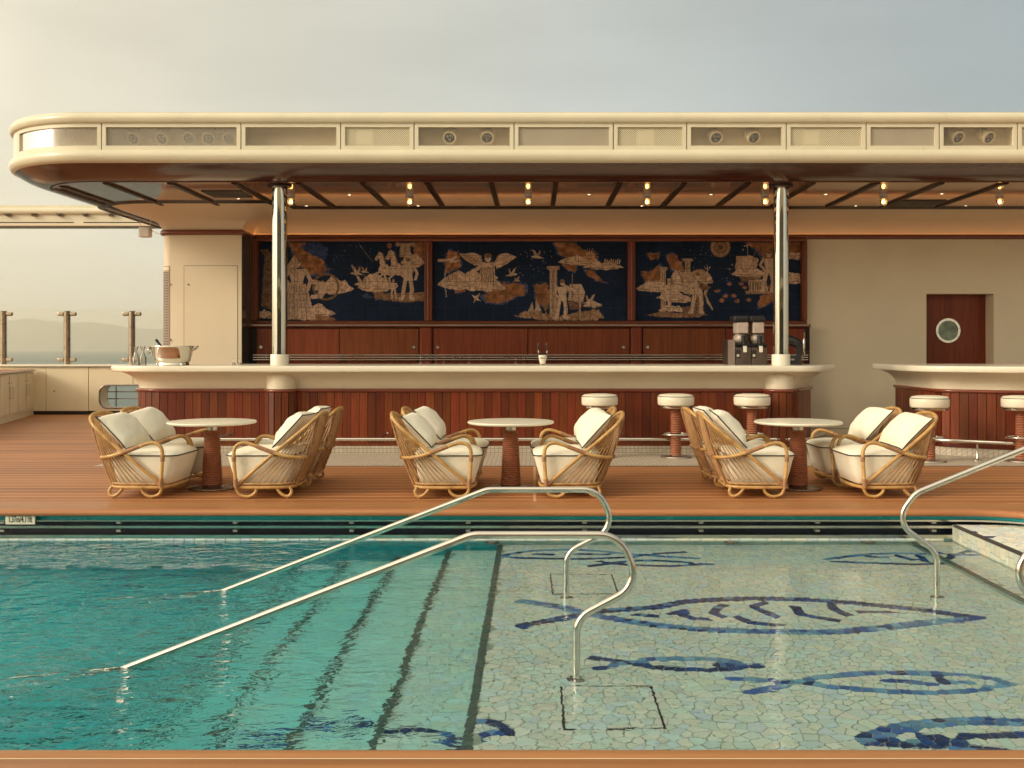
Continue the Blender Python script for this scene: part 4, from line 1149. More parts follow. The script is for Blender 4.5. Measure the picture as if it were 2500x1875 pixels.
# ------------------------------------------------------------------ glazed tile mural (three pictures)
# Painted scenes: night sky, orange lands with blue shores, sepia clouds, columns, birds and generic draped figures.
class Paint:
    def __init__(s, w, h, W, H, seed):
        s.W, s.H = W, H
        s.X, s.Y = np.meshgrid((np.arange(W) + .5) * w / W, (np.arange(H) + .5) * h / H)
        s.rng = np.random.RandomState(seed)
        s.k = w / W
        n = s.noise(90) * 0.5 + s.noise(30) * 0.5
        s.C = np.zeros((H, W, 3)); s.C[:] = (0.006, 0.017, 0.045)
        s.C *= (0.75 + 0.6 * n)[..., None]
    def noise(s, cell):
        gw, gh = int(s.X.max() / cell) + 3, int(s.Y.max() / cell) + 3
        g = s.rng.rand(gh, gw)
        fx, fy = s.X / cell, s.Y / cell; ix, iy = fx.astype(int), fy.astype(int); tx, ty = fx - ix, fy - iy
        tx, ty = tx * tx * (3 - 2 * tx), ty * ty * (3 - 2 * ty)
        return (g[iy, ix] * (1 - tx) + g[iy, ix + 1] * tx) * (1 - ty) + (g[iy + 1, ix] * (1 - tx) + g[iy + 1, ix + 1] * tx) * ty
    def inside(s, pts, wob=0.0):
        X, Y = s.X, s.Y
        if wob: X = X + (s.noise(24) - .5) * wob * 2; Y = Y + (s.noise(24) - .5) * wob * 2
        m = np.zeros(X.shape, bool); n = len(pts)
        for i in range(n):
            (x0, y0), (x1, y1) = pts[i], pts[(i + 1) % n]
            if y0 == y1: continue
            c = ((y0 > Y) != (y1 > Y)) & (X < (x1 - x0) * (Y - y0) / (y1 - y0) + x0); m ^= c
        return m
    def put(s, m, col, sh=0.35, cell=16):
        n = s.noise(cell); f = (1 - sh) + 2 * sh * n
        s.C[m] = (np.array(col)[None, :] * f[m][:, None])
    def poly(s, pts, col=(0.40, 0.24, 0.125), sh=0.35, wob=0.0, cell=16): s.put(s.inside(pts, wob), col, sh, cell)
    def ell(s, cx, cy, rx, ry, col=(0.40, 0.24, 0.125), a=0, sh=0.35):
        ca, sa = math.cos(R(a)), math.sin(R(a)); u = (s.X - cx) * ca + (s.Y - cy) * sa; v = -(s.X - cx) * sa + (s.Y - cy) * ca
        s.put((u / rx) ** 2 + (v / ry) ** 2 < 1, col, sh)
    def line(s, pts, w, col, sh=0.25):
        m = np.zeros(s.X.shape, bool)
        for (x0, y0), (x1, y1) in zip(pts, pts[1:]):
            dx, dy = x1 - x0, y1 - y0; l2 = dx * dx + dy * dy or 1
            t = np.clip(((s.X - x0) * dx + (s.Y - y0) * dy) / l2, 0, 1)
            m |= np.hypot(s.X - x0 - dx * t, s.Y - y0 - dy * t) < w
        s.put(m, col, sh)
    def land(s, pts, wob=14):
        cx = sum(p[0] for p in pts) / len(pts); cy_ = sum(p[1] for p in pts) / len(pts)
        big = [(cx + (x - cx) * 1.13, cy_ + (y - cy_) * 1.13) for x, y in pts]
        s.poly(big, (0.045, 0.07, 0.15), 0.5, wob * 1.2); s.poly(pts, (0.25, 0.10, 0.035), 0.45, wob, 40)
        m = s.inside(pts, wob) & ((np.abs(np.sin((s.X + 0.5 * s.Y) / 34)) < .06) | (np.abs(np.sin((s.Y - 0.4 * s.X) / 34)) < .06))
        s.C[m] *= 0.45
    def cloud(s, x0, x1, y, h, col=(0.44, 0.28, 0.155)):
        n = 9; h *= 1.25; top = []; bot = []
        for k in range(n + 1):
            t = k / n; e = math.sin(PI * t) ** 0.8
            top.append((x0 + (x1 - x0) * t, y - h * e * (0.7 + 0.5 * s.rng.rand()))); bot.append((x0 + (x1 - x0) * t, y + h * .45 * e * (0.6 + .5 * s.rng.rand())))
        s.poly(top + bot[::-1], col, 0.4, 5, 20)
        s.line([(x0 + (x1 - x0) * .15, y + h * .05), (x1 - (x1 - x0) * .2, y + h * .12)], 2.5, (0.16, 0.075, 0.03))
    def stars(s, n, x0, x1, y0, y1):
        for _ in range(n): s.ell(s.rng.uniform(x0, x1), s.rng.uniform(y0, y1), 4.2, 4.2, (0.30, 0.26, 0.2), 0, .1)
    def bird(s, x, y, k=1.0, f=1):
        c = (0.42, 0.27, 0.15)
        s.poly([(x + f * a * k, y + b * k) for a, b in ((-60, 0), (-30, -14), (10, -10), (70, 14), (20, 16), (-30, 12))], c)
        s.poly([(x + f * a * k, y + b * k) for a, b in ((-20, -8), (-50, -75), (-22, -60), (10, -8))], c)
        s.poly([(x + f * a * k, y + b * k) for a, b in ((0, -8), (30, -70), (36, -40), (22, -6))], (0.33, 0.2, 0.1))
        s.line([(x + f * -14 * k, y - 12 * k), (x + f * -38 * k, y - 62 * k)], 2, (0.15, 0.07, 0.03))
    def column(s, x, y0, y1, w, cap=True):
        s.poly([(x - w, y0), (x + w, y0), (x + w * 1.05, y1), (x - w * 1.05, y1)], (0.38, 0.24, 0.13))
        for k in range(-3, 4): s.line([(x + k * w / 3.6, y0 + 6), (x + k * w / 3.5, y1)], 1.6, (0.15, 0.07, 0.03))
        if cap:
            s.poly([(x - w * 1.7, y0 - 14), (x + w * 1.7, y0 - 14), (x + w * 1.2, y0 + 20), (x - w * 1.2, y0 + 20)], (0.36, 0.22, 0.12))
            s.ell(x - w * 1.45, y0 + 4, w * .45, w * .45, (0.30, 0.17, 0.09)); s.ell(x + w * 1.45, y0 + 4, w * .45, w * .45, (0.30, 0.17, 0.09))
    def limb(s, pts, w, col=(0.45, 0.29, 0.165)): s.line(pts, w + 2.5, (0.13, 0.06, 0.025)); s.line(pts, w, col, .18)
    def figure(s, x, y, h, f=1, robe=False):
        u = h / 8.0; c = (0.46, 0.30, 0.17)
        P = lambda a, b: (x + f * a * u * 1.3, y + b * u)
        s.limb([P(-.45, 4.2), P(-.7, 6), P(-.9, 7.8), P(-1.2, 7.9)], u * .36); s.limb([P(.35, 4.2), P(.55, 6), P(.4, 7.8), P(.75, 7.9)], u * .36)
        s.poly([P(-.95, 1.4), P(.95, 1.4), P(.6, 3.2), P(.75, 4.4), P(-.75, 4.4), P(-.6, 3.1)], c, .3, 0, 10)
        s.limb([P(.85, 1.6), P(1.35, 2.9), P(1.1, 4.1)], u * .25); s.limb([P(-.85, 1.6), P(-1.35, 2.8), P(-.7, 3.6)], u * .25)
        s.line([P(0, 1.7), P(0, 3.9)], 1.6, (0.2, 0.1, .045)); s.line([P(-.5, 2.3), P(.5, 2.3)], 1.4, (0.22, 0.11, .05))
        s.ell(*P(0, .65), u * .48, u * .62, c); s.ell(*P(0, .3), u * .52, u * .4, (0.2, 0.1, 0.045))
        if robe:
            s.poly([P(-1.0, 3.4), P(.9, 3.4), P(1.9, 8.1), P(-1.6, 8.1)], (0.42, 0.27, 0.155), .4, 4, 14)
            for k in range(7): s.line([P(-.8 + k * .25, 3.5), P(-1.5 + k * .5, 8)], 2.6, (0.17, 0.08, 0.035))
    def horse(s, x, y, k=1.0, f=1):
        P = lambda a, b: (x + f * a * k, y + b * k); c = (0.43, 0.275, 0.155)
        s.poly([P(60, 20), P(0, -40), P(-20, -130), P(-60, -150), P(-110, -60), P(-85, -40), P(-55, -75), P(-50, 10), P(-70, 70), P(-20, 110), P(90, 120), P(150, 80), P(140, 30)], c, .35, 4, 18)
        s.limb([P(-55, 80), P(-120, 110), P(-100, 160)], 9 * k); s.limb([P(-10, 100), P(-70, 150), P(-60, 190)], 9 * k)
        s.line([P(-15, -120), P(5, -60), P(20, 0)], 7 * k, (0.2, 0.1, 0.045)); s.ell(*P(-66, -112), 5, 5, (.05, .03, .02))
        s.line([P(-50, 10), P(20, 30)], 4, (0.12, 0.06, 0.03))
    def tiles(s, nx, ny):
        n = s.rng.rand(ny, nx) * .22 + .89
        for j in range(ny):
            for i in range(nx):
                s.C[j * s.H // ny:(j + 1) * s.H // ny, i * s.W // nx:(i + 1) * s.W // nx] *= n[j, i]
RES = 22
def mural(k, x0, x1, nx, ny, w, h, draw, label):
    P = Paint(w, h, nx * RES, ny * RES, 40 + k); draw(P); P.C[P.C[..., 0] > 0.12] *= np.array((1.28, 1.34, 1.62)); P.tiles(nx, ny)
    t = thing('mural', label, 'mural', ((x0 + x1) / 2, 15.6, Z0), 0, 'tile murals behind the bar')
    tw, th = (x1 - x0) / nx, (Z1 - Z0) / ny
    C = P.C[::-1]
    for j in range(ny):
        for i in range(nx):
            g = 0.0022
            xs = np.linspace(x0 + i * tw + g, x0 + (i + 1) * tw - g, RES + 1); zz = np.linspace(Z0 + j * th + g, Z0 + (j + 1) * th - g, RES + 1)
            cx, cz = xs.mean(), zz.mean()
            v = [(a - cx, 0.0, b - cz) for b in zz for a in xs]
            f = [(q * (RES + 1) + p, q * (RES + 1) + p + 1, (q + 1) * (RES + 1) + p + 1, (q + 1) * (RES + 1) + p) for q in range(RES) for p in range(RES)]
            n0 = len(v)
            v += [(xs[0] - cx, .006, zz[0] - cz), (xs[-1] - cx, .006, zz[0] - cz), (xs[-1] - cx, .006, zz[-1] - cz), (xs[0] - cx, .006, zz[-1] - cz)]
            c0, c1, c2, c3 = 0, RES, (RES + 1) ** 2 - 1, RES * (RES + 1)
            f += [(c0, n0, n0 + 1, c1), (c1, n0 + 1, n0 + 2, c2), (c2, n0 + 2, n0 + 3, c3), (c3, n0 + 3, n0, c0)]
            me = bpy.data.meshes.new('tile'); me.from_pydata(v, [], f); me.update()
            blk = C[j * RES:(j + 1) * RES, i * RES:(i + 1) * RES].reshape(-1, 3)
            set_tint(me, [tuple(c) for c in blk] + [(0.01, 0.012, 0.02)] * 4); me.materials.append(MATS['mural_glaze'])
            obj('tile', me, None, t, loc=(cx - (x0 + x1) / 2, -0.006 - 0.0006 * ((i * 7 + j * 3) % 3), cz - Z0))
SEP = (0.44, 0.28, 0.155)
def draw1(p):     # canvas 1985 x 935
    p.land([(340, 0), (560, 0), (640, 120), (760, 200), (800, 330), (880, 300), (720, 390), (560, 380), (480, 250)]); p.poly([(500, 20), (640, 0), (820, 60), (800, 210), (680, 170), (560, 110)], (0.035, 0.06, 0.15), .6, 18)
    p.land([(1850, 0), (1985, 0), (1985, 200), (1900, 190), (1860, 120)]); p.land([(1360, 560), (1480, 540), (1500, 660), (1400, 690)], 8)
    p.column(1755, 20, 180, 62)
    p.poly([(0, 90), (100, 80), (150, 160), (150, 800), (20, 760), (60, 160)], (0.16, 0.085, 0.04), .5); p.cloud(-60, 210, 880, 60)
    p.cloud(640, 1140, 560, 110); p.cloud(420, 920, 850, 90); p.cloud(560, 930, 925, 45, (0.24, 0.11, 0.05))
    p.figure(455, 190, 720, 1, True); p.poly([(300, 330), (420, 150), (470, 220), (420, 420)], (0.37, 0.23, 0.125), .4)
    m = np.abs(np.hypot(p.X - 800, p.Y - 530) - 150) < 14; p.put(m, (0.17, 0.09, 0.04)); p.limb([(640, 470), (760, 500), (720, 640), (640, 650)], 26); p.limb([(760, 480), (800, 560), (740, 650)], 20)
    p.cloud(1180, 1620, 540, 130); p.horse(1500, 270, 1.05); p.horse(1640, 260, 1.15); p.cloud(1700, 1990, 250, 110)
    p.poly([(1400, 620), (1985, 590), (1985, 700), (1700, 715), (1480, 690)], (0.20, 0.105, 0.05), .5, 10)
    p.figure(1790, 190, 490); p.figure(1610, 440, 230, -1)
    p.bird(1170, 370, 1.3, 1); p.bird(1265, 350, .8, 1); p.bird(1230, 500, 1.5, 1)
    p.ell(1565, 40, 30, 32, (0.24, 0.09, 0.04)); p.stars(14, 850, 1350, 20, 300)
    for k in range(11): p.ell(1205 + 12 * k + k * k * .3, 20 + 20 * k, 4, 8, (0.3, 0.2, 0.12), -30)
    p.poly([(1230, 650), (1280, 600), (1330, 640), (1390, 650), (1300, 670)], (0.06, 0.08, 0.14), .4, 8)
def draw2(p):     # canvas 2015 x 815
    p.land([(160, 90), (260, 110), (300, 260), (130, 330), (120, 200)]); p.land([(520, 560), (700, 420), (880, 430), (960, 450), (960, 540), (860, 570), (720, 640), (560, 620)]); p.land([(220, 480), (340, 480), (330, 520), (230, 530)], 8)
    p.land([(1260, 0), (1460, 0), (1600, 110), (1560, 180), (1440, 170), (1310, 130)]); p.land([(1340, 230), (1500, 230), (1480, 310), (1400, 290)], 10); p.land([(1570, 280), (1680, 300), (1760, 400), (1830, 430), (1700, 400), (1600, 340)], 10)
    p.land([(1050, 440), (1180, 430), (1220, 560), (1200, 680), (1070, 640)])
    p.cloud(40, 720, 440, 120); p.cloud(400, 760, 480, 70); p.cloud(1300, 1740, 210, 60); p.cloud(1560, 1985, 260, 50)
    for k in range(6): p.line([(160 + k * 20, 335), (160 + k * 20, 390)], 5, (0.2, 0.1, .05))
    p.poly([(270, 120), (430, 110), (500, 140), (520, 240), (430, 240), (330, 180)], SEP, .45); p.poly([(640, 200), (680, 130), (760, 110), (870, 150), (760, 230), (660, 280)], SEP, .45)
    for k in range(7): p.line([(290 + k * 24, 125 + 6 * k), (420 + k * 14, 225)], 2.5, (.17, .08, .035)); p.line([(660 + k * 22, 150 - k), (650 + k * 14, 240)], 2.5, (.17, .08, .035))
    p.limb([(500, 250), (420, 300), (360, 330)], 18); p.limb([(620, 235), (720, 200), (800, 160)], 18)
    p.poly([(500, 210), (630, 210), (640, 330), (680, 380), (440, 470), (380, 440), (490, 330)], SEP, .45, 6, 14)
    for k in range(8): p.line([(510 + k * 16, 260), (420 + k * 30, 440)], 3, (.16, .075, .03))
    p.ell(570, 165, 34, 42, (.47, .31, .175)); p.ell(570, 140, 40, 26, (.22, .11, .05))
    p.limb([(60, 190), (200, 180), (240, 150)], 14); p.limb([(180, 205), (260, 195)], 10)
    for k in range(13): p.ell(135 - 4 * k + k * k * .35, 270 + 24 * k, 6, 11, (0.42, 0.34, 0.24), 10)
    p.poly([(400, 540), (440, 560), (490, 530), (465, 580), (500, 610), (445, 600), (420, 630), (430, 585)], SEP)
    p.bird(820, 335, 1.0, -1); p.bird(870, 400, .6, -1); p.bird(1080, 150, 1.05, 1); p.bird(1630, 620, 1.1, -1)
    for k in range(20):
        a = 2 * PI * k / 20; p.poly([(1630 + 45 * math.cos(a - .13), 150 + 45 * math.sin(a - .13)), (1630 + 105 * math.cos(a), 150 + 105 * math.sin(a)), (1630 + 45 * math.cos(a + .13), 150 + 45 * math.sin(a + .13))], (.36, .19, .08))
    p.ell(1630, 150, 50, 50, (.38, .20, .085)); p.ell(1612, 142, 7, 5, (.1, .05, .03)); p.ell(1650, 142, 7, 5, (.1, .05, .03)); p.line([(1612, 172), (1650, 172)], 4, (.14, .07, .03))
    for k in range(8): p.limb([(1780 + 22 * k, 225), (1790 + 22 * k, 175 + 8 * (k % 3))], 5)
    p.column(1250, 262, 780, 36)
    p.poly([(850, 770), (1000, 700), (1180, 740), (1320, 760), (1720, 690), (1780, 780), (1700, 815), (1140, 810)], (.25, .14, .065), .55, 12)
    p.poly([(990, 715), (1030, 620), (1050, 715)], (.36, .24, .13)); p.poly([(1060, 715), (1070, 590), (1130, 715)], (.40, .26, .145))
    for k in range(7): p.line([(1170, 720), (1110 + 18 * k, 560 + 12 * abs(k - 3))], 3.5, (.17, .085, .035))
    p.poly([(1420, 430), (1540, 430), (1580, 520), (1560, 620), (1400, 610)], (.40, .26, .145), .3); p.line([(1450, 330), (1450, 640)], 5, (.2, .1, .05))
    p.poly([(1400, 620), (1560, 620), (1530, 700), (1430, 700)], (.16, .08, .04)); p.line([(1520, 560), (1530, 790)], 9, (.34, .2, .11))
    p.figure(1345, 390, 400, 1); p.limb([(1370, 455), (1470, 500), (1500, 560)], 16)
    p.cloud(1560, 1760, 660, 40); p.stars(30, 850, 1250, 40, 420)
def draw3(p):     # canvas 1900 x 905
    p.land([(130, 130), (270, 120), (260, 190), (180, 200)]); p.land([(60, 340), (200, 330), (290, 260), (300, 470), (200, 460), (110, 450)]); p.land([(350, 150), (450, 130), (530, 240), (560, 330), (420, 320)])
    p.land([(1270, 0), (1900, 0), (1900, 130), (1480, 200), (1420, 110)]); p.land([(1400, 700), (1460, 610), (1600, 590), (1700, 640), (1520, 720), (1420, 760)])
    for k in range(16): p.land([(950 + 45 * k + a, 560 + 70 * math.sin(k * 1.7) + (k % 3) * 45 + b - 6 * k) for a, b in ((-34, 0), (0, -22), (30, -4), (14, 20), (-14, 20))], 9)
    p.ell(980, 55, 116, 116, (.26, .14, .065))
    for k in range(24): a = 2 * PI * k / 24; p.ell(980 + 96 * math.cos(a), 55 + 96 * math.sin(a), 8, 8, (.42, .27, .15))
    for k in range(14): a = 2 * PI * k / 14; p.ell(980 + 62 * math.cos(a), 55 + 62 * math.sin(a), 9, 9, (.13, .07, .03))
    p.ell(980, 55, 30, 30, (.12, .07, .035))
    p.column(320, 300, 800, 30); p.column(600, 200, 360, 34); p.column(395, 420, 800, 24, False)
    p.cloud(10, 420, 540, 80); p.cloud(240, 640, 640, 55); p.cloud(330, 700, 670, 60)
    p.poly([(420, 380), (480, 330), (620, 350), (680, 470), (640, 620), (520, 560), (400, 600), (320, 570), (430, 480)], (.38, .24, .13), .5, 8, 14)
    p.horse(520, 460, 1.0)
    n = 11
    for k in range(n):
        a = R(200 + 150 * k / (n - 1)); p.poly([(740, 480), (740 + 150 * math.cos(a - .14), 480 + 165 * math.sin(a - .14)), (740 + 160 * math.cos(a), 480 + 172 * math.sin(a)), (740 + 150 * math.cos(a + .14), 480 + 165 * math.sin(a + .14))], (.42, .26, .14) if k % 2 else (.33, .19, .10))
    p.poly([(640, 620), (790, 600), (790, 830), (520, 830), (520, 750), (640, 740)], (.17, .09, .045), .5); p.figure(720, 350, 470, 1); p.limb([(650, 480), (640, 580), (690, 600)], 17)
    p.line([(830, 300), (830, 360)], 4, SEP); p.line([(800, 285), (812, 305), (848, 305), (862, 285)], 4, SEP); p.line([(830, 275), (830, 305)], 4, SEP)
    p.poly([(720, 440), (880, 520), (820, 560), (740, 540)], (.16, .08, .04), .5)
    for k in range(6): p.line([(800, 560 + 8 * k), (830 + 12 * k, 700 + 15 * k)], 7, (.38, .24, .13))
    p.poly([(120, 840), (300, 800), (520, 820), (850, 830), (700, 870), (300, 865)], (.22, .115, .055), .5, 6); p.poly([(260, 790), (340, 730), (520, 740), (560, 800)], SEP, .5, 8)
    p.poly([(1160, 160), (1320, 150), (1420, 190), (1390, 330), (1260, 380), (1150, 320)], (.40, .25, .14), .3, 3)
    p.line([(1290, 20), (1300, 380)], 5, (.32, .2, .11)); p.line([(1250, 40), (1330, 36)], 6, (.32, .2, .11)); p.line([(1380, 100), (1300, 380)], 2.5, (.2, .12, .06))
    p.poly([(1200, 390), (1300, 370), (1420, 340), (1480, 320), (1440, 420), (1300, 460), (1220, 450)], (.16, .085, .04), .5); p.cloud(1090, 1560, 370, 60)
    p.poly([(1300, 440), (1500, 430), (1530, 560), (1310, 560)], (.38, .24, .13))
    for k in range(7): p.line([(1325 + 28 * k, 465), (1325 + 28 * k, 550)], 8, (.15, .08, .04))
    p.poly([(1260, 565), (1700, 560), (1780, 590), (1280, 600)], (.27, .15, .075)); p.figure(1540, 100, 470, 1)
    p.poly([(1700, 130), (1900, 120), (1900, 200), (1720, 190)], SEP, .5, 8); p.poly([(1740, 330), (1900, 370), (1900, 470), (1720, 480)], SEP, .5, 8)
    for x, y in ((1240, 85), (1085, 310), (1115, 258)): p.poly([(x + (16 if q % 2 == 0 else 7) * math.sin(q * PI / 5), y - (16 if q % 2 == 0 else 7) * math.cos(q * PI / 5)) for q in range(10)], (.32, .24, .15))
    p.stars(18, 560, 900, 40, 300); p.stars(8, 1000, 1200, 300, 480)
mural(1, PAN[0][0], PAN[0][1], 14, 6, 1985, 935, draw1, 'left tile mural with a robed figure, horses and birds on navy')
mural(2, PAN[1][0], PAN[1][1], 16, 6, 2015, 815, draw2, 'middle tile mural with a winged figure, a sun face and a column on navy')
mural(3, PAN[2][0], PAN[2][1], 14, 6, 1900, 905, draw3, 'right tile mural with a shell, a round medallion and a ship on navy')
# ------------------------------------------------------------------ bar counter
def bar_counter(name, label, path, z_split, plank_w, worktop_back, mullions, foot):
    t = thing(name, label, 'bar counter', (foot[0], foot[1], 0))
    ox, oy = foot
    def pob(nm, mb, mat, sm=None, parent=None):
        mb.v = [(x - ox, y - oy, z) for x, y, z in mb.v]; return obj(nm, mb, mat, parent or t, sm)
    S = plen(path)
    pob('plinth', MB().sweep(path, [(0.022, 0.0), (0.022, 0.104), (-0.1, 0.104), (-0.1, 0.0)]), 'floor_mosaic', 40)
    pob('carcass', MB().sweep(path, [(-0.03, 0.105), (-0.03, 0.80)], False), 'beam_wood', 40)
    pob('base_board', MB().sweep(path, [(0.018, 0.106), (0.018, 0.14), (-0.02, 0.14), (-0.02, 0.106)]), 'bar_wood', 40)
    pob('moulding', MB().sweep(path, arc_prof([(-0.02, 0.782), (0.03, 0.782), (0.046, 0.795), (0.046, 0.812), (0.03, 0.824), (-0.02, 0.824)])), 'trim_wood', 50)
    cv = arc_prof([(0.004, 0.822), (0.012, 0.86), (0.04, 0.92), (0.10, 0.975), (0.18, 1.015), (0.24, 1.036)])
    pob('apron', MB().sweep(path, cv, False), 'cove_paint2', 50)
    n = int(S[-1] / plank_w); w = S[-1] / n
    meshes = {}
    for k in range(n):
        a, b = at_len(path, S, k * w), at_len(path, S, (k + 1) * w)
        L = math.hypot(b[0] - a[0], b[1] - a[1]); key = round(L, 3)
        if key not in meshes:
            me = MB().box(-L / 2 + 0.0018, L / 2 - 0.0018, -0.018, 0.004, 0.141, 0.781).mesh('plank'); me.materials.append(MATS['bar_wood']); meshes[key] = me
        o = obj('plank', meshes[key], None, t, loc=((a[0] + b[0]) / 2 - ox, (a[1] + b[1]) / 2 - oy, 0), rot=(0, 0, math.atan2(b[1] - a[1], b[0] - a[0]) + PI))
        o.location.x += 0; bevel(o, 0.0025, 1)
    top = offset(path, 0.33)
    mb = MB(); pts = top + worktop_back
    e = arc_prof([(0.30, 1.036), (0.325, 1.04), (0.335, 1.06), (0.335, 1.095), (0.325, 1.112), (0.30, 1.115)])
    wt = MB().sweep(path, e, False)
    wt.poly([(x, y, 1.115) for x, y in offset(path, 0.30) + worktop_back]).poly([(x, y, 1.036) for x, y in reversed(offset(path, 0.30) + worktop_back)])
    nb = len(worktop_back)
    ends = [offset(path, 0.30)[-1]] + worktop_back + [offset(path, 0.30)[0]]
    for (a, b) in zip(ends, ends[1:]): wt.quad((a[0], a[1], 1.036), (b[0], b[1], 1.036), (b[0], b[1], 1.115), (a[0], a[1], 1.115))
    pob('worktop', wt, 'white_top', 50)
    fp = offset(path, 0.20)
    pts3 = [(x, y, 0.205) for x, y in fp]
    pob('foot_rail', MB().tube(pts3, 0.021, 10), 'steel', 60)
    for d in mullions:
        p = at_len(path, S, d); q = at_len(fp, plen(fp), d * plen(fp)[-1] / S[-1])
        pob('rail_bracket', MB().tube([(p[0], p[1], 0.26), (q[0], q[1], 0.205)], 0.009, 6).tube([(p[0], p[1], 0.26), (p[0] + (q[0] - p[0]) * .1, p[1] + (q[1] - p[1]) * .1, 0.26)], 0.02, 8), 'dark_steel', 60)
    return t, pob, S
paint('cove_paint2', (0.74, 0.66, 0.50), 0.45, 0.04, 1.4)
MAIN = fillet([(3.64, 13.56), (3.27, 12.85), (-5.1, 12.85), (-5.1, 14.0)], [0.05, 0.45], 10)
bar, pob, BS = bar_counter('bar_counter', 'long bar counter with white top and red timber planks under the canopy', MAIN, 0.8, 0.1035, [(-5.1, 14.0), (3.8, 13.9)], [k * 0.98 + 1.0 for k in range(10)], (-0.9, 12.85))
# half-round swellings where the columns pass through the front
PILX = (-3.165, 3.06); PILY = 12.72
for px_ in PILX:
    arc0, arc1 = PI + 0.05, 2 * PI - 0.05
    c = (px_, PILY + 0.10, 0)
    pob('column_casing', MB().lathe([(0.186, 0.822), (0.186, 0.93), (0.181, 0.975), (0.165, 1.01), (0.135, 1.03), (0.09, 1.04)], 30, c), 'cove_paint2', 60)
    pob('casing_moulding', MB().lathe([(0.18, 0.782), (0.205, 0.784), (0.216, 0.796), (0.216, 0.812), (0.205, 0.823), (0.18, 0.824)], 30, c), 'trim_wood', 60)
    pob('casing_core', MB().lathe([(0.17, 0.105), (0.17, 0.79)], 20, c), 'beam_wood', 60)
    pob('casing_plinth', MB().lathe([(0.195, 0.0), (0.195, 0.104), (0.0, 0.104)], 30, c), 'floor_mosaic', 60)
    me = MB().box(-0.039, 0.039, -0.012, 0.006, 0.106, 0.781).mesh('plank'); me.materials.append(MATS['bar_wood'])
    for k in range(7):
        a = PI + PI * (k + 0.5) / 7
        bevel(obj('plank', me, None, bar, loc=(c[0] + 0.186 * math.cos(a) + 0.9, c[1] + 0.186 * math.sin(a) - 12.85, 0), rot=(0, 0, a + PI / 2)), 0.0025, 1)
SECOND = fillet([(11, 12.25), (5.80, 12.25), (5.02, 12.75), (5.02, 14.2)], [1.2, 0.35], 10)
bar2, pob2, BS2 = bar_counter('bar_counter', 'shorter bar counter with rounded white top at the right edge, before the door', SECOND, 0.8, 0.1035, [(5.02, 14.2), (11, 13.6)], [4.9], (6.4, 12.25))
pob2('rail_post', MB().lathe([(0.055, 0.006), (0.055, 0.02), (0.02, 0.03), (0.014, 0.04), (0.014, 0.2)], 16, (5.2, 12.03, 0)), 'steel', 50)

# columns
for i, px_ in enumerate(PILX):
    t = thing('column', ['polished steel column standing through the bar counter at the left', 'polished steel column standing through the bar counter beside the drink machine'][i], 'column', (px_, PILY, 1.116), 0, 'polished columns holding the canopy')
    obj('shaft', MB().lathe([(0.093, 0.1), (0.093, CEIL - 1.116)], 48), 'chrome', t, 60)
    obj('foot_sleeve', MB().lathe([(0.113, 0.0), (0.113, 0.134), (0.11, 0.138), (0.094, 0.138)], 40), 'white_top', t, 40)
    obj('top_ring', MB().lathe([(0.094, CEIL - 1.116 - 0.025), (0.15, CEIL - 1.116 - 0.025), (0.15, CEIL - 1.118), (0.094, CEIL - 1.118)], 32), 'beam_wood', t, 40)

# tiled service floor round the bars
tile = struct('bar_floor', MB().prism([(-4.95, 11.53), (11, 11.53), (11, 16.2), (-4.95, 16.2)], -0.02, 0.006), 'floor_mosaic')
obj('edge_strip', MB().box(-4.95, 11, 11.505, 11.528, -0.01, 0.009), 'brushed', tile)

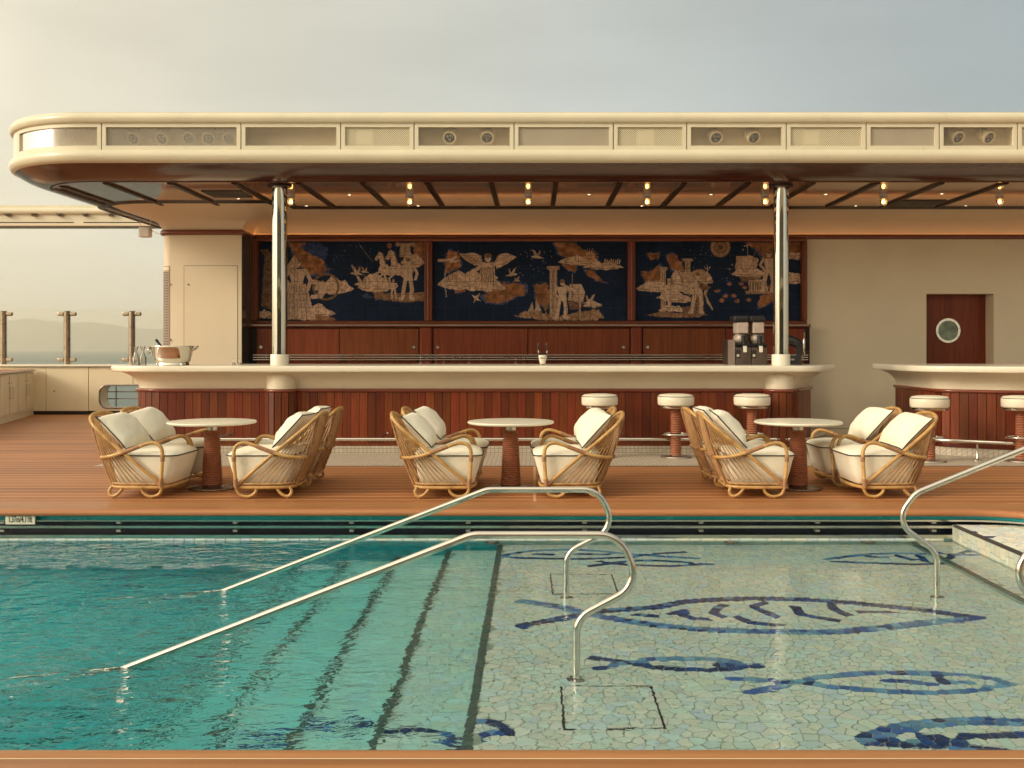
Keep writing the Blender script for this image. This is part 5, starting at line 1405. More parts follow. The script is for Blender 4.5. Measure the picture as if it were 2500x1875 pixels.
# ------------------------------------------------------------------ rattan armchairs
def mirror(p): return (p[0], -p[1], p[2])
def make_chair():
    t = thing('rattan_armchair', 'x', 'armchair', (0, 0, 0), 0, 'rattan armchairs around the tables')
    # x runs forward, 0 = line of the front arm posts, y across
    W = 0.335
    rim_h = [(-0.035, -W + .02, 0.135), (-0.19, -W, 0.268), (-0.355, -W - .004, 0.410), (-0.52, -W + .005, 0.545), (-0.625, -W + .03, 0.635), (-0.685, -W + .085, 0.695), (-0.712, -0.15, 0.728), (-0.722, 0, 0.738)]
    rim = rim_h + [mirror(p) for p in rim_h[-2::-1]]
    obj('back_rim', MB().tube(smooth(rim, 4), 0.0165, 9), 'rattan', t, 60)
    arm_h = [(-0.012, -W - .008, 0.095), (-0.004, -W - .012, 0.22), (0.006, -W - .015, 0.36), (0.0, -W - .016, 0.435), (-0.03, -W - .018, 0.478), (-0.085, -W - .018, 0.495), (-0.16, -W - .018, 0.477), (-0.30, -W - .018, 0.425), (-0.42, -W - .012, 0.386), (-0.52, -W + .015, 0.364), (-0.585, -W + .08, 0.357), (-0.612, -0.14, 0.355), (-0.62, 0, 0.355)]
    arm = arm_h + [mirror(p) for p in arm_h[-2::-1]]
    obj('arm_rail', MB().tube(smooth(arm, 4), 0.0165, 9), 'rattan', t, 60)
    # base hoops
    def base(z, g=0.0):
        h = [(-0.012 + g * .3, -W + .012 - g), (-0.2, -W + .006 - g), (-0.36, -W + .016 - g), (-0.45, -W + .05 - g), (-0.497 - g, -0.20), (-0.51 - g, 0)]
        q = h + [(a, -b) for a, b in h[-2::-1]]
        return [(a, b, z) for a, b in q]
    bp = [(p.x, p.y, p.z) for p in smooth(base(0.097), 4)]
    obj('base_hoop', MB().tube(bp + [(0.03, 0.18, 0.097), (0.042, 0, 0.097), (0.03, -0.18, 0.097)], 0.0155, 8, closed=True), 'rattan', t, 60)
    b2 = smooth(base(0.128), 4)
    rr = [0.0105 + 0.0028 * math.sin(i * 1.9) for i in range(len(b2))]
    obj('braided_hoop', MB().tube(b2, rr, 7), 'cane_thin', t, 60)
    # looped feet
    def loop(pts): return MB().tube(smooth(pts, 4), 0.0145, 8)
    for s in (-1, 1):
        y = s * (W - .012)
        lf = obj('leg', loop([(-0.19, y, 0.10), (-0.178, y, 0.055), (-0.135, y, 0.022), (-0.085, y, 0.018), (-0.04, y, 0.035), (-0.015, y, 0.075), (-0.012, y, 0.12)]), 'rattan', t, 60)
        obj('foot_stud', MB().lathe([(0.0, 0.0), (0.007, 0.0), (0.007, 0.012), (0.0, 0.012)], 8, (-0.10, y, 0)), 'rattan', lf)
        y2 = s * (W - .055)
        lb = obj('leg', loop([(-0.475, y2 + s * .01, 0.10), (-0.492, y2 + s * .02, 0.06), (-0.478, y2 + s * .028, 0.025), (-0.445, y2 + s * .03, 0.018), (-0.405, y2 + s * .035, 0.04), (-0.375, y2 + s * .035, 0.075), (-0.365, y2 + s * .03, 0.10)]), 'rattan', t, 60)
        obj('foot_stud', MB().lathe([(0.0, 0.0), (0.007, 0.0), (0.007, 0.012), (0.0, 0.012)], 8, (-0.458, y2 + s * .03, 0)), 'rattan', lb)
        # wrapped joints
        obj('binding', MB().tube([(-0.012, s * (W + .008), 0.105), (-0.008, s * (W + .01), 0.175)], 0.0205, 9).tube([(-0.06, s * (W - .008), 0.15), (-0.02, s * (W - .004), 0.118)], 0.019, 8), 'binding', t, 60)
        obj('binding', MB().tube([(0.0055, s * (W + .014), 0.33), (0.006, s * (W + .015), 0.375)], 0.0195, 9), 'binding', t, 60)
        obj('binding', MB().tube([(-0.20, s * (W + .018), 0.463), (-0.25, s * (W + .018), 0.444), (-0.30, s * (W + .018), 0.425), (-0.36, s * (W + .014), 0.405)], 0.0192, 9), 'binding', t, 60)
    for y in (-0.14, 0.0, 0.14):
        obj('binding', MB().tube([(-0.62, y - 0.05, 0.355), (-0.62, y + 0.05, 0.355)], 0.0195, 8), 'binding', t, 60)
    # fan of canes: side canes lean back under the rim, rear canes climb to the top of the back
    B = smooth(base(0.128), 6)
    half = [p for p in B if p.y <= 1e-4]
    hs = [0]
    for a, b in zip(half, half[1:]): hs.append(hs[-1] + (b - a).length)
    def at_half(d):
        for i in range(len(half) - 1):
            if d <= hs[i + 1]: return half[i].lerp(half[i + 1], (d - hs[i]) / (hs[i + 1] - hs[i]))
        return half[-1]
    rs = smooth(rim_h, 8); rl = [0]
    for a, b in zip(rs, rs[1:]): rl.append(rl[-1] + (b - a).length)
    def at_rim(d):
        for i in range(len(rs) - 1):
            if d <= rl[i + 1]: return rs[i].lerp(rs[i + 1], (d - rl[i]) / (rl[i + 1] - rl[i]))
        return rs[-1]
    nC = 13
    for k in range(nC):
        u = (k + 0.5) / nC
        a = at_half(hs[-1] * (0.13 + 0.86 * u))
        b = at_rim(rl[-1] * (0.60 + 0.40 * u ** 0.9))
        mid = a.lerp(b, 0.48) + Vector((-0.012 - 0.018 * u, 0, -0.006)); mid.y = mid.y * 0.998
        for s in ((1, -1)):
            pts = [(p.x, p.y * s, p.z) for p in smooth([a, mid, b], 4)]
            obj('cane', MB().tube(pts, 0.0058, 6), 'cane_thin', t, 60)
    for s in (-1, 1):   # braided corner spines
        a, b = Vector((-0.497, -0.205, 0.10)), Vector((-0.708, -0.20, 0.715))
        pts = [a.lerp(b, q / 24) + Vector((-0.014 * math.sin(PI * q / 24) - .006, 0, 0)) for q in range(25)]
        obj('spine', MB().tube([(p.x, p.y * s, p.z) for p in pts], [0.0115 + 0.0045 * (q % 2) for q in range(25)], 6), 'binding', t, 40)
    # seat cushion
    sc = MB(); NS = 48
    def ring(xf, xb, hy, z, e):
        out = []
        cx, hx = (xf + xb) / 2, (xf - xb) / 2
        for i in range(NS):
            a = 2 * PI * i / NS; c, s_ = math.cos(a), math.sin(a)
            out.append((cx + hx * math.copysign(abs(c) ** e, c), hy * math.copysign(abs(s_) ** e, s_), z))
        return out
    LV = [(0.02, -0.44, 0.27, 0.118, .3), (0.035, -0.455, 0.288, 0.13, .26), (0.060, -0.475, 0.296, 0.22, .24), (0.088, -0.49, 0.30, 0.32, .24), (0.104, -0.50, 0.303, 0.368, .25), (0.108, -0.50, 0.304, 0.374, .25), (0.104, -0.50, 0.302, 0.384, .26), (0.09, -0.49, 0.290, 0.402, .30), (0.05, -0.46, 0.25, 0.420, .36), (-0.02, -0.40, 0.17, 0.430, .5), (-0.12, -0.30, 0.06, 0.433, .7)]
    v, f = [], []
    for q in LV: v += ring(q[0], q[1], q[2], q[3], q[4])
    for j in range(len(LV) - 1):
        for i in range(NS): f.append((j * NS + i, j * NS + (i + 1) % NS, (j + 1) * NS + (i + 1) % NS, (j + 1) * NS + i))
    f.append(tuple(reversed(range(NS)))); f.append(tuple((len(LV) - 1) * NS + i for i in range(NS)))
    v = [(x + .004 * mnoise.noise(Vector((x * 9, y * 9, z * 9))), y + .004 * mnoise.noise(Vector((x * 9 + 5, y * 9, z * 9))), z + (.011 * mnoise.noise(Vector((x * 6, y * 6, 2))) + .004 * mnoise.noise(Vector((x * 20, y * 9, 5)))) * (z > .395)) for x, y, z in v]
    sc.add(v, f)
    seat = obj('seat_cushion', sc, 'fabric', t, 70)
    obj('piping', MB().tube([(x, y, z) for x, y, z in ring(0.111, -0.503, 0.307, 0.376, .25)], 0.0055, 6, closed=True), 'piping', seat, 60)
    # back pillow, leaning against the canes
    def pillow_pt(u, w, side):
        """u across (-1..1), w up the back (-1..1)"""
        pin = 1 - 0.055 * (1 - u * u) * 0 - 0.05 * (1 - min(1, abs(u)) ** 4) * (abs(w) ** 6)
        pw = 1 - 0.06 * (1 - abs(w) ** 4) * (abs(u) ** 6)
        th = 0.108 * (max(0, 1 - abs(u) ** 2.6) * max(0, 1 - abs(w) ** 2.6)) ** 0.62
        wr = 0.009 * mnoise.noise(Vector((u * 2.6, w * 2.6, side * 2))) + 0.005 * mnoise.noise(Vector((u * 7, w * 2.2, side))) - 0.012 * max(0, 1 - abs(u + 0.25 * w) * 5) * max(0, -w)
        A = Vector((-0.345, 0, 0.437)); Bk = Vector((-0.632, 0, 0.705))
        up_ = Bk - A; cc = (A + Bk) / 2; nrm = Vector((up_.z, 0, -up_.x)).normalized()
        q = cc + up_ * 0.5 * w * pin + nrm * ((th + wr * (th > .01)) * (1.0 if side > 0 else -0.62) + 0.018 + 0.012 * w)
        return (q.x, 0.292 * u * pw, q.z)
    G = 18; pm = MB()
    for side in (1, -1):
        v = [pillow_pt(-1 + 2 * i / G, -1 + 2 * j / G, side) for j in range(G + 1) for i in range(G + 1)]
        f = [(j * (G + 1) + i, j * (G + 1) + i + 1, (j + 1) * (G + 1) + i + 1, (j + 1) * (G + 1) + i) for j in range(G) for i in range(G)]
        if side < 0: f = [tuple(reversed(q)) for q in f]
        pm.add(v, f)
    pil = obj('back_pillow', pm, 'fabric', t, 80)
    ed = [pillow_pt(-1 + 2 * i / G, -1, 1) for i in range(G)] + [pillow_pt(1, -1 + 2 * i / G, 1) for i in range(G)] + [pillow_pt(1 - 2 * i / G, 1, 1) for i in range(G)] + [pillow_pt(-1, 1 - 2 * i / G, 1) for i in range(G)]
    obj('piping', MB().tube(ed, 0.0055, 6, closed=True), 'piping', pil, 60)
    return t
ch0 = make_chair()
CH = {}
for c in bpy.data.objects:
    if c.parent: CH.setdefault(c.parent.name, []).append(c)
NEARY, FARY = 9.39, 10.11
sp = [(-3.28, 1, NEARY, 'front rattan armchair at the far left, facing the left table'), (-3.29, 1, FARY, 'rear rattan armchair at the far left, half behind the front one'),
      (-2.65, -1, NEARY, 'front rattan armchair right of the left table, its woven back to the right'), (-2.64, -1, FARY, 'rear rattan armchair right of the left table'),
      (-0.58, 1, NEARY, 'front rattan armchair left of the middle table'), (-0.57, 1, FARY, 'rear rattan armchair left of the middle table'),
      (0.085, -1, NEARY, 'front rattan armchair right of the middle table, behind the handrail'), (0.07, -1, FARY, 'rear rattan armchair right of the middle table'),
      (2.23, 1, NEARY, 'front rattan armchair left of the right table'), (2.20, 1, FARY, 'rear rattan armchair left of the right table, beside the bar stools'),
      (2.90, -1, NEARY, 'front rattan armchair at the far right, facing left'), (2.84, -1, FARY, 'rear rattan armchair at the far right, before the cream wall')]
rc = random.Random(3)
for i, (x, f, y, lab) in enumerate(sp):
    c = ch0 if i == 0 else copy_tree(ch0, None, CH)
    c.location = (x, y, 0.002); c.rotation_euler = (0, 0, (0 if f > 0 else PI) + R(rc.uniform(-3.2, 3.2))); c['label'] = lab
    for k in list(c.children):
        if k.name.startswith('back_pillow'):
            k.rotation_euler = (R(rc.uniform(-2.5, 2.5)), R(rc.uniform(-1.5, 1.5)), R(rc.uniform(-2, 2))); k.location = (rc.uniform(-.006, .012), rc.uniform(-.012, .012), rc.uniform(-.004, .006))
        if k.name.startswith('seat_cushion'): k.location = (rc.uniform(-.008, .010), rc.uniform(-.004, .004), 0)

# ------------------------------------------------------------------ round tables
def ribs(z0, z1, r0, r1, n):
    p = []
    for k in range(n):
        for q, b in ((0.0, 0.0), (0.25, 0.008), (0.5, 0.0105), (0.75, 0.008)):
            t_ = (k + q) / n; p.append((r0 + (r1 - r0) * t_ + b, z0 + (z1 - z0) * t_))
    p.append((r1, z1)); return p
def make_table():
    t = thing('round_table', 'x', 'table', (0, 0, 0), 0, 'round white tables on the deck')
    obj('table_top', MB().lathe([(0.0, 0.612), (0.38, 0.612), (0.405, 0.618), (0.412, 0.628), (0.405, 0.638), (0.39, 0.640), (0.0, 0.640)], 64), 'white_top', t, 40)
    obj('neck', MB().lathe([(0.049, 0.55), (0.049, 0.612)], 24), 'brushed', t, 40)
    obj('rope_column', MB().lathe([(0.092, 0.034)] + ribs(0.036, 0.551, 0.088, 0.063, 26) + [(0.049, 0.552)], 28), 'rope', t, 80)
    obj('base', MB().lathe([(0.0, 0.0), (0.224, 0.0), (0.228, 0.008), (0.222, 0.016), (0.19, 0.020), (0.125, 0.024), (0.105, 0.036), (0.0, 0.036)], 40), 'dark_steel', t, 50)
    return t
tb0 = make_table()
CH = {}
for c in bpy.data.objects:
    if c.parent: CH.setdefault(c.parent.name, []).append(c)
for i, (x, lab) in enumerate(((-3.06, 'round white table between the left four armchairs'), (-0.225, 'round white table between the middle four armchairs'), (2.50, 'round white table between the right four armchairs'))):
    t = tb0 if i == 0 else copy_tree(tb0, None, CH)
    t.location = (x, 9.72, 0.002); t['label'] = lab

# ------------------------------------------------------------------ bar stools
def make_stool():
    t = thing('bar_stool', 'x', 'bar stool', (0, 0, 0), 0, 'white bar stools with rope columns')
    s = obj('seat', MB().lathe([(0.0, 0.63), (0.19, 0.63), (0.212, 0.636), (0.218, 0.65), (0.22, 0.70), (0.218, 0.738), (0.212, 0.748), (0.19, 0.762), (0.12, 0.771), (0.0, 0.774)], 40), 'vinyl', t, 60)
    obj('piping', MB().tube([(0.2175 * math.cos(2 * PI * k / 40), 0.2175 * math.sin(2 * PI * k / 40), 0.742) for k in range(40)], 0.004, 6, closed=True), 'piping', s, 60)
    obj('seat_ring', MB().lathe([(0.0, 0.597), (0.16, 0.597), (0.198, 0.603), (0.202, 0.612), (0.202, 0.628), (0.19, 0.63)], 40), 'chrome', t, 40)
    obj('rope_column', MB().lathe([(0.058, 0.03)] + ribs(0.03, 0.598, 0.056, 0.056, 20), 22), 'rope', t, 80)
    fr = obj('foot_ring', MB().tube([(0.165 * math.cos(2 * PI * k / 32), 0.165 * math.sin(2 * PI * k / 32), 0.285) for k in range(32)], 0.012, 8, closed=True), 'chrome', t, 60)
    sp_ = MB().lathe([(0.062, 0.268), (0.07, 0.27), (0.07, 0.30), (0.062, 0.302)], 20)
    for k in range(4): a = PI / 4 + k * PI / 2; sp_.tube([(0.065 * math.cos(a), 0.065 * math.sin(a), 0.285), (0.165 * math.cos(a), 0.165 * math.sin(a), 0.285)], 0.007, 6)
    obj('spokes', sp_, 'chrome', t, 60)
    obj('base', MB().lathe([(0.0, 0.0), (0.186, 0.0), (0.19, 0.008), (0.184, 0.018), (0.07, 0.024), (0.062, 0.034), (0.0, 0.034)], 36), 'brushed', t, 50)
    return t
st0 = make_stool()
CH = {}
for c in bpy.data.objects:
    if c.parent: CH.setdefault(c.parent.name, []).append(c)
for i, (x, y, lab) in enumerate(((0.789, 12.4, 'white bar stool at the long bar, behind the middle armchairs'), (1.711, 12.4, 'middle one of three white stools at the long bar'), (2.634, 12.4, 'white bar stool at the long bar nearest the right column'),
                                 (4.61, 11.95, 'white bar stool at the left corner of the right-hand bar'), (5.68, 11.95, 'white bar stool cut by the right edge of the picture'))):
    t = st0 if i == 0 else copy_tree(st0, None, CH)
    t.location = (x, y, 0.0065); t.rotation_euler = (0, 0, R(17 * i)); t['label'] = lab

# ------------------------------------------------------------------ things on the bar
CT = 1.116
ib = thing('ice_bucket', 'polished oval wine bucket with ring handles on the left end of the bar', 'bucket', (-4.55, 12.86, CT))
obj('tub', MB().lathe([(0.0, 0.03), (0.20, 0.03), (0.222, 0.045), (0.235, 0.09), (0.262, 0.225), (0.275, 0.235), (0.272, 0.242), (0.255, 0.24), (0.22, 0.09), (0.19, 0.06), (0.0, 0.06)], 48, sx=1.0, sy=0.62), 'chrome', ib, 40)
obj('foot_band', MB().lathe([(0.20, 0.0), (0.215, 0.004), (0.205, 0.03), (0.19, 0.032)], 40, sx=1.0, sy=0.62), 'chrome', ib, 40)
for s in (-1, 1):
    h = obj('handle', MB().tube([(s * (0.285 + 0.04 * math.sin(a) * (1 if s > 0 else .25)), 0.05 * math.cos(a), 0.20 + (0.03 if s > 0 else -.045) * (math.sin(a) + .3)) for a in [2 * PI * k / 18 for k in range(18)]], 0.007, 7, closed=True), 'chrome', ib, 60)
    obj('lug', MB().box(min(s * .255, s * .29), max(s * .255, s * .29), -0.02, 0.02, 0.195, 0.222), 'chrome', h)
for k in range(4):
    a = PI / 4 + k * PI / 2; obj('foot', MB().lathe([(0.0, 0.0), (0.018, 0.0), (0.022, 0.012), (0.012, 0.03), (0.0, 0.034)], 10, (0.215 * math.cos(a), 0.13 * math.sin(a), 0)), 'chrome', ib, 50)
bt = thing('wine_bottle', 'dark bottle neck leaning out of the polished wine bucket', 'bottle', (-4.60, 12.88, CT + 0.115))
bo = obj('bottle', MB().lathe([(0.0, 0.0), (0.038, 0.0), (0.038, 0.11), (0.014, 0.16), (0.014, 0.22), (0.017, 0.222), (0.017, 0.262), (0.0, 0.264)], 16), 'black_plastic', bt, 50); bo.rotation_euler = (0, R(-38), 0)
thin_glass('clear_glass', (0.975, 0.97, 0.95), frost=0.07, frost_col=(0.8, 0.78, 0.7))
def carafe(x, y, lab):
    t = thing('carafe', lab, 'carafe', (x, y, CT), 0, 'clear carafes on the bar')
    obj('vessel', MB().lathe([(0.0, 0.004), (0.04, 0.004), (0.046, 0.02), (0.045, 0.09), (0.02, 0.15), (0.017, 0.19), (0.036, 0.235), (0.034, 0.235), (0.014, 0.19), (0.017, 0.15), (0.041, 0.09), (0.041, 0.02), (0.0, 0.012)], 20), 'clear_glass', t, 60)
    obj('base', MB().lathe([(0.0, 0.0), (0.043, 0.0), (0.044, 0.006), (0.0, 0.0065)], 20), 'clear_glass', t, 60)
carafe(-4.985, 12.80, 'front clear glass carafe left of the wine bucket'); carafe(-4.935, 12.90, 'rear clear glass carafe left of the wine bucket')
def coupe(x, y, lab, k=1.0, z=CT, up=1, grp='stemmed glasses on the bar'):
    t = thing('cocktail_glass', lab, 'glass', (x, y, z), 0, grp)
    pr_ = [(0.03, 0.001), (0.005, 0.008), (0.004, 0.07), (0.02, 0.085), (0.042, 0.115)]
    if up < 0: pr_ = [(r, 0.115 - zz) for r, zz in pr_]
    obj('bowl', MB().lathe([(r * k, zz * k) for r, zz in pr_], 14), 'clear_glass', t, 60)
coupe(-3.91, 13.3, 'front small upturned glass left of the left column', 0.75, CT, -1); coupe(-3.83, 13.3, 'small upturned glass beside another, left of the left column', 0.75, CT, -1)
nth2 = ['first', 'second', 'third', 'fourth', 'fifth', 'sixth', 'seventh', 'eighth', 'ninth', 'tenth', 'last']
gx = [-1.57, -1.47, -1.36, -1.25, -1.12, -1.02, -0.90, -0.73, -0.38, -0.26, -0.15]
for i, x in enumerate(gx):
    coupe(x, 14.12, nth2[i] + ' clear stemmed glass from the left in the row behind the bar', 1.0 if i < 8 else 0.9, 1.101, 1 if i % 3 else -1, 'row of stemmed glasses behind the bar')
# low glass guard and inner work shelf behind the counter
gd = thing('bar_guard', 'low smoked glass guard along the inner edge of the long bar', 'glass guard', (-0.1, 13.85, 1.10))
obj('shelf', MB().box(-3.2, 3.4, 0.1, 0.55, -0.05, 0.0), 'brushed', gd)
tap = thing('beer_tap', 'white beer tap with two black handles in the middle of the bar', 'tap', (0.105, 13.2, CT))
obj('body', MB().lathe([(0.0, 0.0), (0.032, 0.0), (0.034, 0.01), (0.052, 0.09), (0.054, 0.115), (0.05, 0.125), (0.0, 0.127)], 20, sy=0.6), 'white_top', tap, 40)
obj('head', MB().box(-0.055, 0.055, -0.03, 0.03, 0.127, 0.15), 'black_plastic', tap)
obj('emblem', MB().tube([(-0.034, -0.0335, 0.082), (-0.018, -0.034, 0.094), (-0.006, -0.034, 0.08), (0.006, -0.034, 0.092), (0.018, -0.034, 0.082), (0.034, -0.0335, 0.09)], 0.003, 5), 'sign_ink', tap)
obj('drip_ring', MB().lathe([(0.034, 0.0), (0.036, 0.012), (0.03, 0.014)], 20, sy=0.6), 'dark_steel', tap, 40)
for s in (-1, 1):
    f_ = obj('faucet', MB().tube([(s * 0.05, -0.01, 0.14), (s * 0.055, -0.02, 0.17), (s * 0.055, -0.02, 0.185)], 0.009, 8), 'chrome', tap, 60)
    obj('handle', MB().tube([(s * 0.055, -0.02, 0.185), (s * 0.055, -0.02, 0.20), (s * 0.053, -0.022, 0.26), (s * 0.053, -0.022, 0.278)], [0.008, 0.011, 0.015, 0.009], 10), 'black_plastic', tap, 60)

# slush machine with two clear hoppers
sm_ = thing('slush_machine', 'black and steel twin slush drink machine beside the right column', 'drink machine', (2.79, 13.35, CT))
obj('side_panel', MB().prism([(-0.30, -0.16), (-0.215, -0.20), (-0.215, 0.2), (-0.30, 0.2)], 0.0, 0.35), 'machine_steel', sm_)
bevel(obj('chassis', MB().box(-0.215, 0.21, -0.12, 0.22, 0.0, 0.30), 'black_plastic', sm_), 0.01)
for k in range(2):
    x0 = -0.205 + k * 0.205
    b_ = obj('front_panel', MB().box(x0, x0 + 0.197, -0.20, -0.121, 0.0, 0.24), 'machine_steel', sm_); bevel(b_, 0.006)
    bevel(obj('switch', MB().box(x0 + 0.0, x0 + 0.058, -0.208, -0.201, 0.09, 0.205), 'black_plastic', b_), 0.003)
    obj('dial', MB().lathe([(0.007, 0.004), (0.016, 0.004), (0.018, 0.0), (0.018, -0.002), (0.007, -0.002), (0.007, 0.004)], 14, caps=False), 'white_top', b_, 40, loc=(x0 + 0.027, -0.209, 0.13), rot=(R(90), 0, 0))
    tp = obj('spout', MB().lathe([(0.035, -0.02), (0.03, 0.06), (0.036, 0.14)], 14, (x0 + 0.115, -0.15, 0.27)), 'black_plastic', sm_, 50)
    bevel(obj('lever', MB().box(x0 + 0.095, x0 + 0.14, -0.215, -0.19, 0.175, 0.262), 'white_top', tp), 0.004)
    obj('crossbar', MB().tube([(x0 + 0.02, -0.17, 0.285), (x0 + 0.21, -0.17, 0.285)], 0.011, 8), 'black_plastic', sm_, 60)
    hp = obj('hopper', MB().lathe([(0.085, 0.0), (0.098, 0.05), (0.098, 0.12), (0.075, 0.155)], 20, (x0 + 0.10, 0.0, 0.29), sy=1.3), 'clear_glass', sm_, 50)
    obj('slush', MB().lathe([(0.0, 0.004), (0.078, 0.004), (0.092, 0.05), (0.09, 0.11), (0.05, 0.145), (0.0, 0.15)], 18, (x0 + 0.10, 0.0, 0.29), sy=1.25), 'slush', hp, 60)
    bevel(obj('upper_tank', MB().box(x0 + 0.03, x0 + 0.175, -0.14, 0.14, 0.44, 0.595), 'slush', sm_), 0.012)
    bevel(obj('lid', MB().box(x0 - 0.015, x0 + 0.19, -0.16, 0.17, 0.596, 0.69), 'black_plastic', sm_), 0.03, 3)

sm_.scale = (1, 1, 0.92)
# flywheel slicer right of the column
sl = thing('meat_slicer', 'black hand-cranked slicer with a flywheel at the right end of the bar', 'slicer', (3.34, 13.3, CT))
obj('pedestal', MB().box(-0.20, 0.13, -0.12, 0.12, 0.0, 0.035).box(-0.17, 0.12, -0.1, 0.1, 0.035, 0.12).box(0.06, 0.13, -0.05, 0.05, 0.12, 0.24), 'black_plastic', sl)
bevel(obj('carriage', MB().box(-0.22, 0.04, -0.14, -0.101, 0.055, 0.075).box(-0.18, -0.02, -0.135, -0.1, 0.135, 0.143), 'chrome', sl), 0.003)
hd = obj('head', MB().tube([(-0.16, 0, 0.30), (-0.10, 0, 0.325), (0.0, 0, 0.31), (0.08, 0, 0.27), (0.10, 0, 0.2)], [0.06, 0.075, 0.07, 0.06, 0.04], 12), 'black_plastic', sl, 60)
obj('blade', MB().lathe([(0.0, 0.004), (0.115, 0.004), (0.12, 0.0), (0.0, 0.0)], 28), 'chrome', hd, 40, loc=(-0.14, 0.02, 0.25), rot=(0, R(90), 0))
obj('knob', MB().lathe([(0.0, 0.012), (0.024, 0.010), (0.026, 0.0)], 8), 'white_top', hd, 30, loc=(-0.12, -0.078, 0.30), rot=(R(90), 0, 0))
obj('feed_post', MB().tube([(-0.13, -0.03, 0.12), (-0.13, -0.03, 0.44)], 0.007, 8).lathe([(0.0, 0.0), (0.011, 0.006), (0.0, 0.018)], 10, (-0.13, -0.03, 0.435)), 'chrome', sl, 60)
wh = obj('flywheel', MB().tube([(0.155, 0.145 * math.cos(2 * PI * k / 32), 0.265 + 0.145 * math.sin(2 * PI * k / 32)) for k in range(32)], 0.012, 8, closed=True), 'steel', sl, 60)
for k in range(5):
    a = 2 * PI * k / 5; obj('spoke', MB().tube([(0.155, 0, 0.265), (0.155, 0.14 * math.cos(a), 0.265 + 0.14 * math.sin(a))], 0.007, 6), 'black_plastic', wh, 60)
obj('crank', MB().tube([(0.155, -0.08, 0.17), (0.22, -0.08, 0.17)], [0.008, 0.012], 8), 'black_plastic', wh, 60)
wh.rotation_euler = (0, 0, 0); sl.rotation_euler = (0, 0, R(-16))

canb = thing('bar_canister', 'dark metal canister behind the left column', 'canister', (-3.5, 14.0, CT - 0.06))
obj('cup', MB().lathe([(0.0, 0.0), (0.06, 0.0), (0.062, 0.19), (0.055, 0.19), (0.05, 0.02), (0.0, 0.02)], 18), 'dark_steel', canb, 40)
obj('shelf_stand', MB().box(-0.12, 0.12, -0.1, 0.1, -0.12, 0.0), 'dark_steel', canb)

# ------------------------------------------------------------------ port side: bulwark, lockers, wind screen
bw = thing('bulwark', 'cream bulwark with locker panels and an oblong opening to the sea', 'bulwark', (-8.0, 20.4, 0))
def kob(name, mb, mat, sm=None, parent=None):
    mb.v = [(x + 8.0, y - 20.4, z) for x, y, z in mb.v]; return obj(name, mb, mat, parent or bw, sm)
kob('locker_panel', MB().box(-9.72, -8.885, 20.385, 20.42, 0.075, 0.945), 'white_cabinet')
hl = rrect(-8.66, -7.35, 0.135, 0.585, 0.15, 6)
m_ = plate_hole(-8.875, -6.9, 0.075, 0.945, hl, 20.39); kob('window_panel', m_, 'white_cabinet')
kob('panel_joint', MB().box(-8.0, -7.992, 20.386, 20.39, 0.6, 0.945), 'seam')
kob('locker_panel', MB().box(-12, -9.73, 20.385, 20.42, 0.075, 0.945), 'white_cabinet')
kob('locker_panel', MB().box(-6.89, -3, 20.385, 20.42, 0.075, 0.945), 'white_cabinet')
kob('toe_recess', MB().box(-12, -3, 20.5, 20.55, 0.0, 0.08), 'black_trim')
kob('panel_backing', MB().box(-12, -8.7, 20.43, 20.5, 0.0, 0.95).box(-7.3, -3, 20.43, 20.5, 0.0, 0.95), 'black_trim')
kob('window_frame', MB().tube([(x, 20.385, z) for x, z in hl], 0.018, 8, closed=True), 'dark_steel', 60)
kob('window_tunnel', MB().add([(x, 20.39, z) for x, z in hl] + [(x, 20.8, z) for x, z in hl], [(i, (i + 1) % len(hl), len(hl) + (i + 1) % len(hl), len(hl) + i) for i in range(len(hl))]), 'white_cabinet', 40)
for z in (0.44, 0.30): kob('safety_bar', MB().tube([(-8.66, 20.75, z), (-7.35, 20.75, z)], 0.012, 6), 'dark_steel', 60)
kob('window_post', MB().box(-8.47, -8.455, 20.7, 20.73, 0.14, 0.58), 'dark_steel')
kob('capping', MB().box(-12, -3, 20.33, 20.85, 0.962, 1.0), 'white_top')
kob('shadow_gap', MB().box(-12, -3, 20.40, 20.8, 0.946, 0.961), 'black_trim')
for x in (-8.98, -8.75): kob('pipe_foot', MB().box(x, x + 0.05, 20.44, 20.49, 0.0, 0.075), 'white_cabinet')
obj('lock', lockm, 'brushed', bw, 40, loc=(-9.56 + 8, -0.016, 0.47), rot=(R(90), 0, 0))

ws = thing('wind_screen', 'clear glass wind screen on steel posts above the bulwark', 'glass screen', (-8.6, 20.55, 1.0))
POSTX = (-10.66, -9.38, -8.08, -6.78)
for x in POSTX:
    po = obj('post', MB().lathe([(0.074, -0.002), (0.074, 0.012), (0.062, 0.016), (0.062, 1.06), (0.05, 1.07), (0.0, 1.072)], 20, (x + 8.6, 0, 0)), 'bronze', ws, 40)
    for z in (0.09, 1.01):
        for s in (-1, 1):
            bevel(obj('clamp', MB().box(x + 8.6 + (0.052 if s > 0 else -0.19), x + 8.6 + (0.19 if s > 0 else -0.052), -0.03, 0.03, z - 0.04, z + 0.04), 'bronze', po), 0.025, 3)
for a, b in zip(POSTX, POSTX[1:]):
    obj('glass_pane', MB().box(a + 8.6 + 0.075, b + 8.6 - 0.075, -0.006, 0.006, 0.035, 1.10), 'windbreak', ws)
obj('glass_pane', MB().box(-12 + 8.6, POSTX[0] + 8.6 - 0.075, -0.006, 0.006, 0.035, 1.10), 'windbreak', ws)

lk = thing('side_locker', 'white side locker with paired steel handles at the left edge', 'locker', (-9.2, 17.6, 0))
dxl, dyl = -9.93 + 9.2, 20.36 - 17.6; Ll = math.hypot(dxl, dyl); lk.rotation_euler = (0, 0, math.atan2(dyl, dxl))
